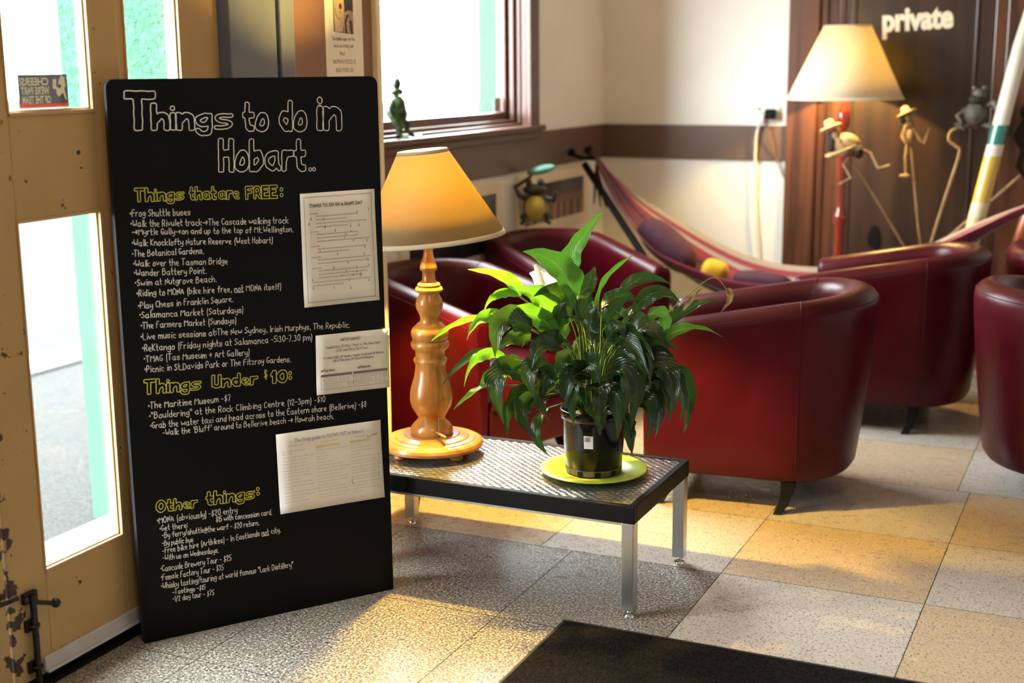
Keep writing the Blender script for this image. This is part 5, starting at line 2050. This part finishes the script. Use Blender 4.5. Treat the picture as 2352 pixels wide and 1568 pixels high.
zr = N(nt, 'ShaderNodeMapRange')
zr.inputs['From Min'].default_value = .75
zr.inputs['From Max'].default_value = .96
nt.links.new(sx_.outputs['Z'], zr.inputs['Value'])
r2 = ramp(nt, [(0, (0, 0, 0)), (.40, (0, 0, 0)), (.42, (.5, .5, .5)), (.62, (.6, .6, .6)), (.64, (1, 1, 1))], 'LINEAR')
nt.links.new(zr.outputs[0], r2.inputs['Fac'])
r3 = ramp(nt, [(0, (0.12, 0.04, 0.025)), (.58, (0.14, 0.05, 0.03)), (.64, (0.035, 0.015, 0.025))])
nt.links.new(zr.outputs[0], r3.inputs['Fac'])
mx = N(nt, 'ShaderNodeMix', data_type='RGBA')
gt = N(nt, 'ShaderNodeMath', operation='GREATER_THAN')
gt.inputs[1].default_value = .41
nt.links.new(zr.outputs[0], gt.inputs[0])
nt.links.new(gt.outputs[0], mx.inputs[0])
nt.links.new(r.outputs['Color'], mx.inputs[6])
nt.links.new(r3.outputs['Color'], mx.inputs[7])
nt.links.new(mx.outputs[2], bs.inputs['Base Color'])
bs.inputs['Roughness'].default_value = 0.35
p = MB()
p.box(XL, XL + .02, 6.085, 7.02, .69, 1.012)
pic = tag(p.build('framed_picture', M['matboard'], bevel=0.003), 'cream mounted picture of a lit building at night, behind the round yellow frog', 'picture', 'pictures on the window wall')
p = MB()
p.box(XL + .02, XL + .022, 6.150, 6.945, .755, .955)
p.build('print', m, pic)

# ------------------------------------------------------------------ frog ornaments
O = Vector((-2.705, 6.11, .80))
fr = thing('frog_ornament', 'metal frog with a round yellow belly holding a jade leaf overhead by the pictures', 'ornament', O, math.radians(-60))
k = MB()
k.ball((0, 0, .062), (.062, .060, .070), 20, 14)
k.ball((.01, 0, .152), (.040, .062, .026), 16, 10)
k.tube([(.02, -.055, .11), (.05, -.085, .13), (.03, -.10, .165), (-.02, -.02, .21), (-.03, 0, .245)], [.014, .012, .010, .008, .006], 8)
k.tube([(.02, .055, .11), (.045, .09, .10), (.06, .10, .14)], [.014, .012, .010], 8)
for s_ in (-1, 1):
    k.tube([(0, s_ * .04, .03), (.04, s_ * .065, .02), (.02, s_ * .055, -.01), (.045, s_ * .07, -.012)], [.018, .014, .010, .010], 8)
k.build('body', M['frogdark'], fr)
k = MB()
k.ball((.022, 0, .062), (.055, .054, .063), 20, 14)
k.build('belly', M['frogyellow'], fr)
for s_ in (-1, 1):
    k = MB()
    k.ball((.015, s_ * .030, .185), (.017, .017, .020), 12, 8)
    k.build('eye', M['frogdark'], fr)
k = MB()
k.ball((-.025, .035, .245), (.045, .075, .022), 18, 8, Matrix.Rotation(math.radians(12), 3, 'X').to_4x4())
k.build('leaf_parasol', M['frogleaf'], fr)

O = Vector((-2.845, 5.01, 1.256))
SFS = Vector((1.5, 1.45, 0.95))
sf = thing('frog_figurine', 'small green metal frog standing with a pole on the dark window sill', 'ornament', O)
k = MB()
k.tube([(0, 0, .075), (0, -.008, .11), (.0, -.012, .165), (0, -.008, .185)], [.022, .030, .026, .014], 12)
k.ball((.0, -.005, .203), (.018, .022, .018), 12, 8)
k.tube([(0, .012, .085), (.01, .035, .06), (.01, .030, .03), (.02, .055, .006)], [.014, .011, .008, .007], 8)
k.tube([(0, -.02, .08), (.01, -.012, .045), (.012, -.022, .02), (.022, -.015, .006)], [.014, .011, .008, .007], 8)
k.tube([(0, -.03, .165), (.005, -.055, .13), (.01, -.045, .095)], [.010, .008, .007], 8)
k.tube([(0, .012, .165), (.005, .03, .135), (.012, .018, .12)], [.010, .008, .007], 8)
k.ball((.026, .060, .005), (.022, .018, .006), 10, 6)
k.ball((.030, -.012, .005), (.022, .016, .006), 10, 6)
k.build('body', M['froggreen'], sf)
k = MB()
k.ball((.008, -.012, .196), .008, 10, 8)
k.ball((.008, .002, .196), .008, 10, 8)
k.build('eyes', M['frogyellow'], sf)
k = MB()
k.ball((-.0, -.004, .238), (.012, .014, .026), 10, 8)
k.tube([(0, -.004, .22), (0, .006, .262)], [.006, .003], 6)
k.build('plume', M['froggreen'], sf)
sf.scale = SFS

# ------------------------------------------------------------------ power point and flexes on the far wall
p = MB()
p.box(-1.905, -1.775, YF - .012, YF, 1.245, 1.325)
M['whiteplastic'] = mat('white_plastic', (0.80, 0.78, 0.72), 0.4, var=0.02)
out = tag(p.build('power_point', M['whiteplastic'], bevel=0.004), 'white double power point on the cream wall beside the dark door frame', 'socket')
p = MB()
for x in (-1.878, -1.862):
    p.box(x, x + .006, YF - .0135, YF - .0118, 1.28, 1.298)
p.box(-1.895, -1.88, YF - .015, YF - .0118, 1.305, 1.318)
p.build('sockets', M['ink'], out)
pg = thing('power_plug', 'black plug with a thin brown flex in the power point beside the door frame', 'plug', (-1.822, YF - .012, 1.285))
p = MB()
p.box(-.026, .026, -.045, -.001, -.026, .028)
p.build('plug_body', M['black'], pg, bevel=0.008)
p = MB()
p.tube(bez([(-.015, -.03, -.024), (-.012, -.035, -.07), (.015, -.025, -.16), (.035, -.01, -.24), (.085, -.004, -.345)], 6), .004, 8)
p.build('flex', M['flexbrown'], pg)
pg = thing('power_plug', 'white plug with a long pale flex hanging down the cream wall', 'plug', (-1.872, YF - .012, 1.262))
p = MB()
p.box(-.018, .018, -.035, -.001, -.022, .018)
p.build('plug_body', M['whiteplastic'], pg, bevel=0.006)
p = MB()
p.tube(bez([(-.004, -.025, -.02), (-.022, -.03, -.10), (-.028, -.012, -.30), (-.024, -.012, -.5), (.004, -.010, -.78), (.01, -.010, -1.05), (.0, -.02, -1.258)], 6), .0065, 8)
p.build('flex', M['ropewhite'], pg)
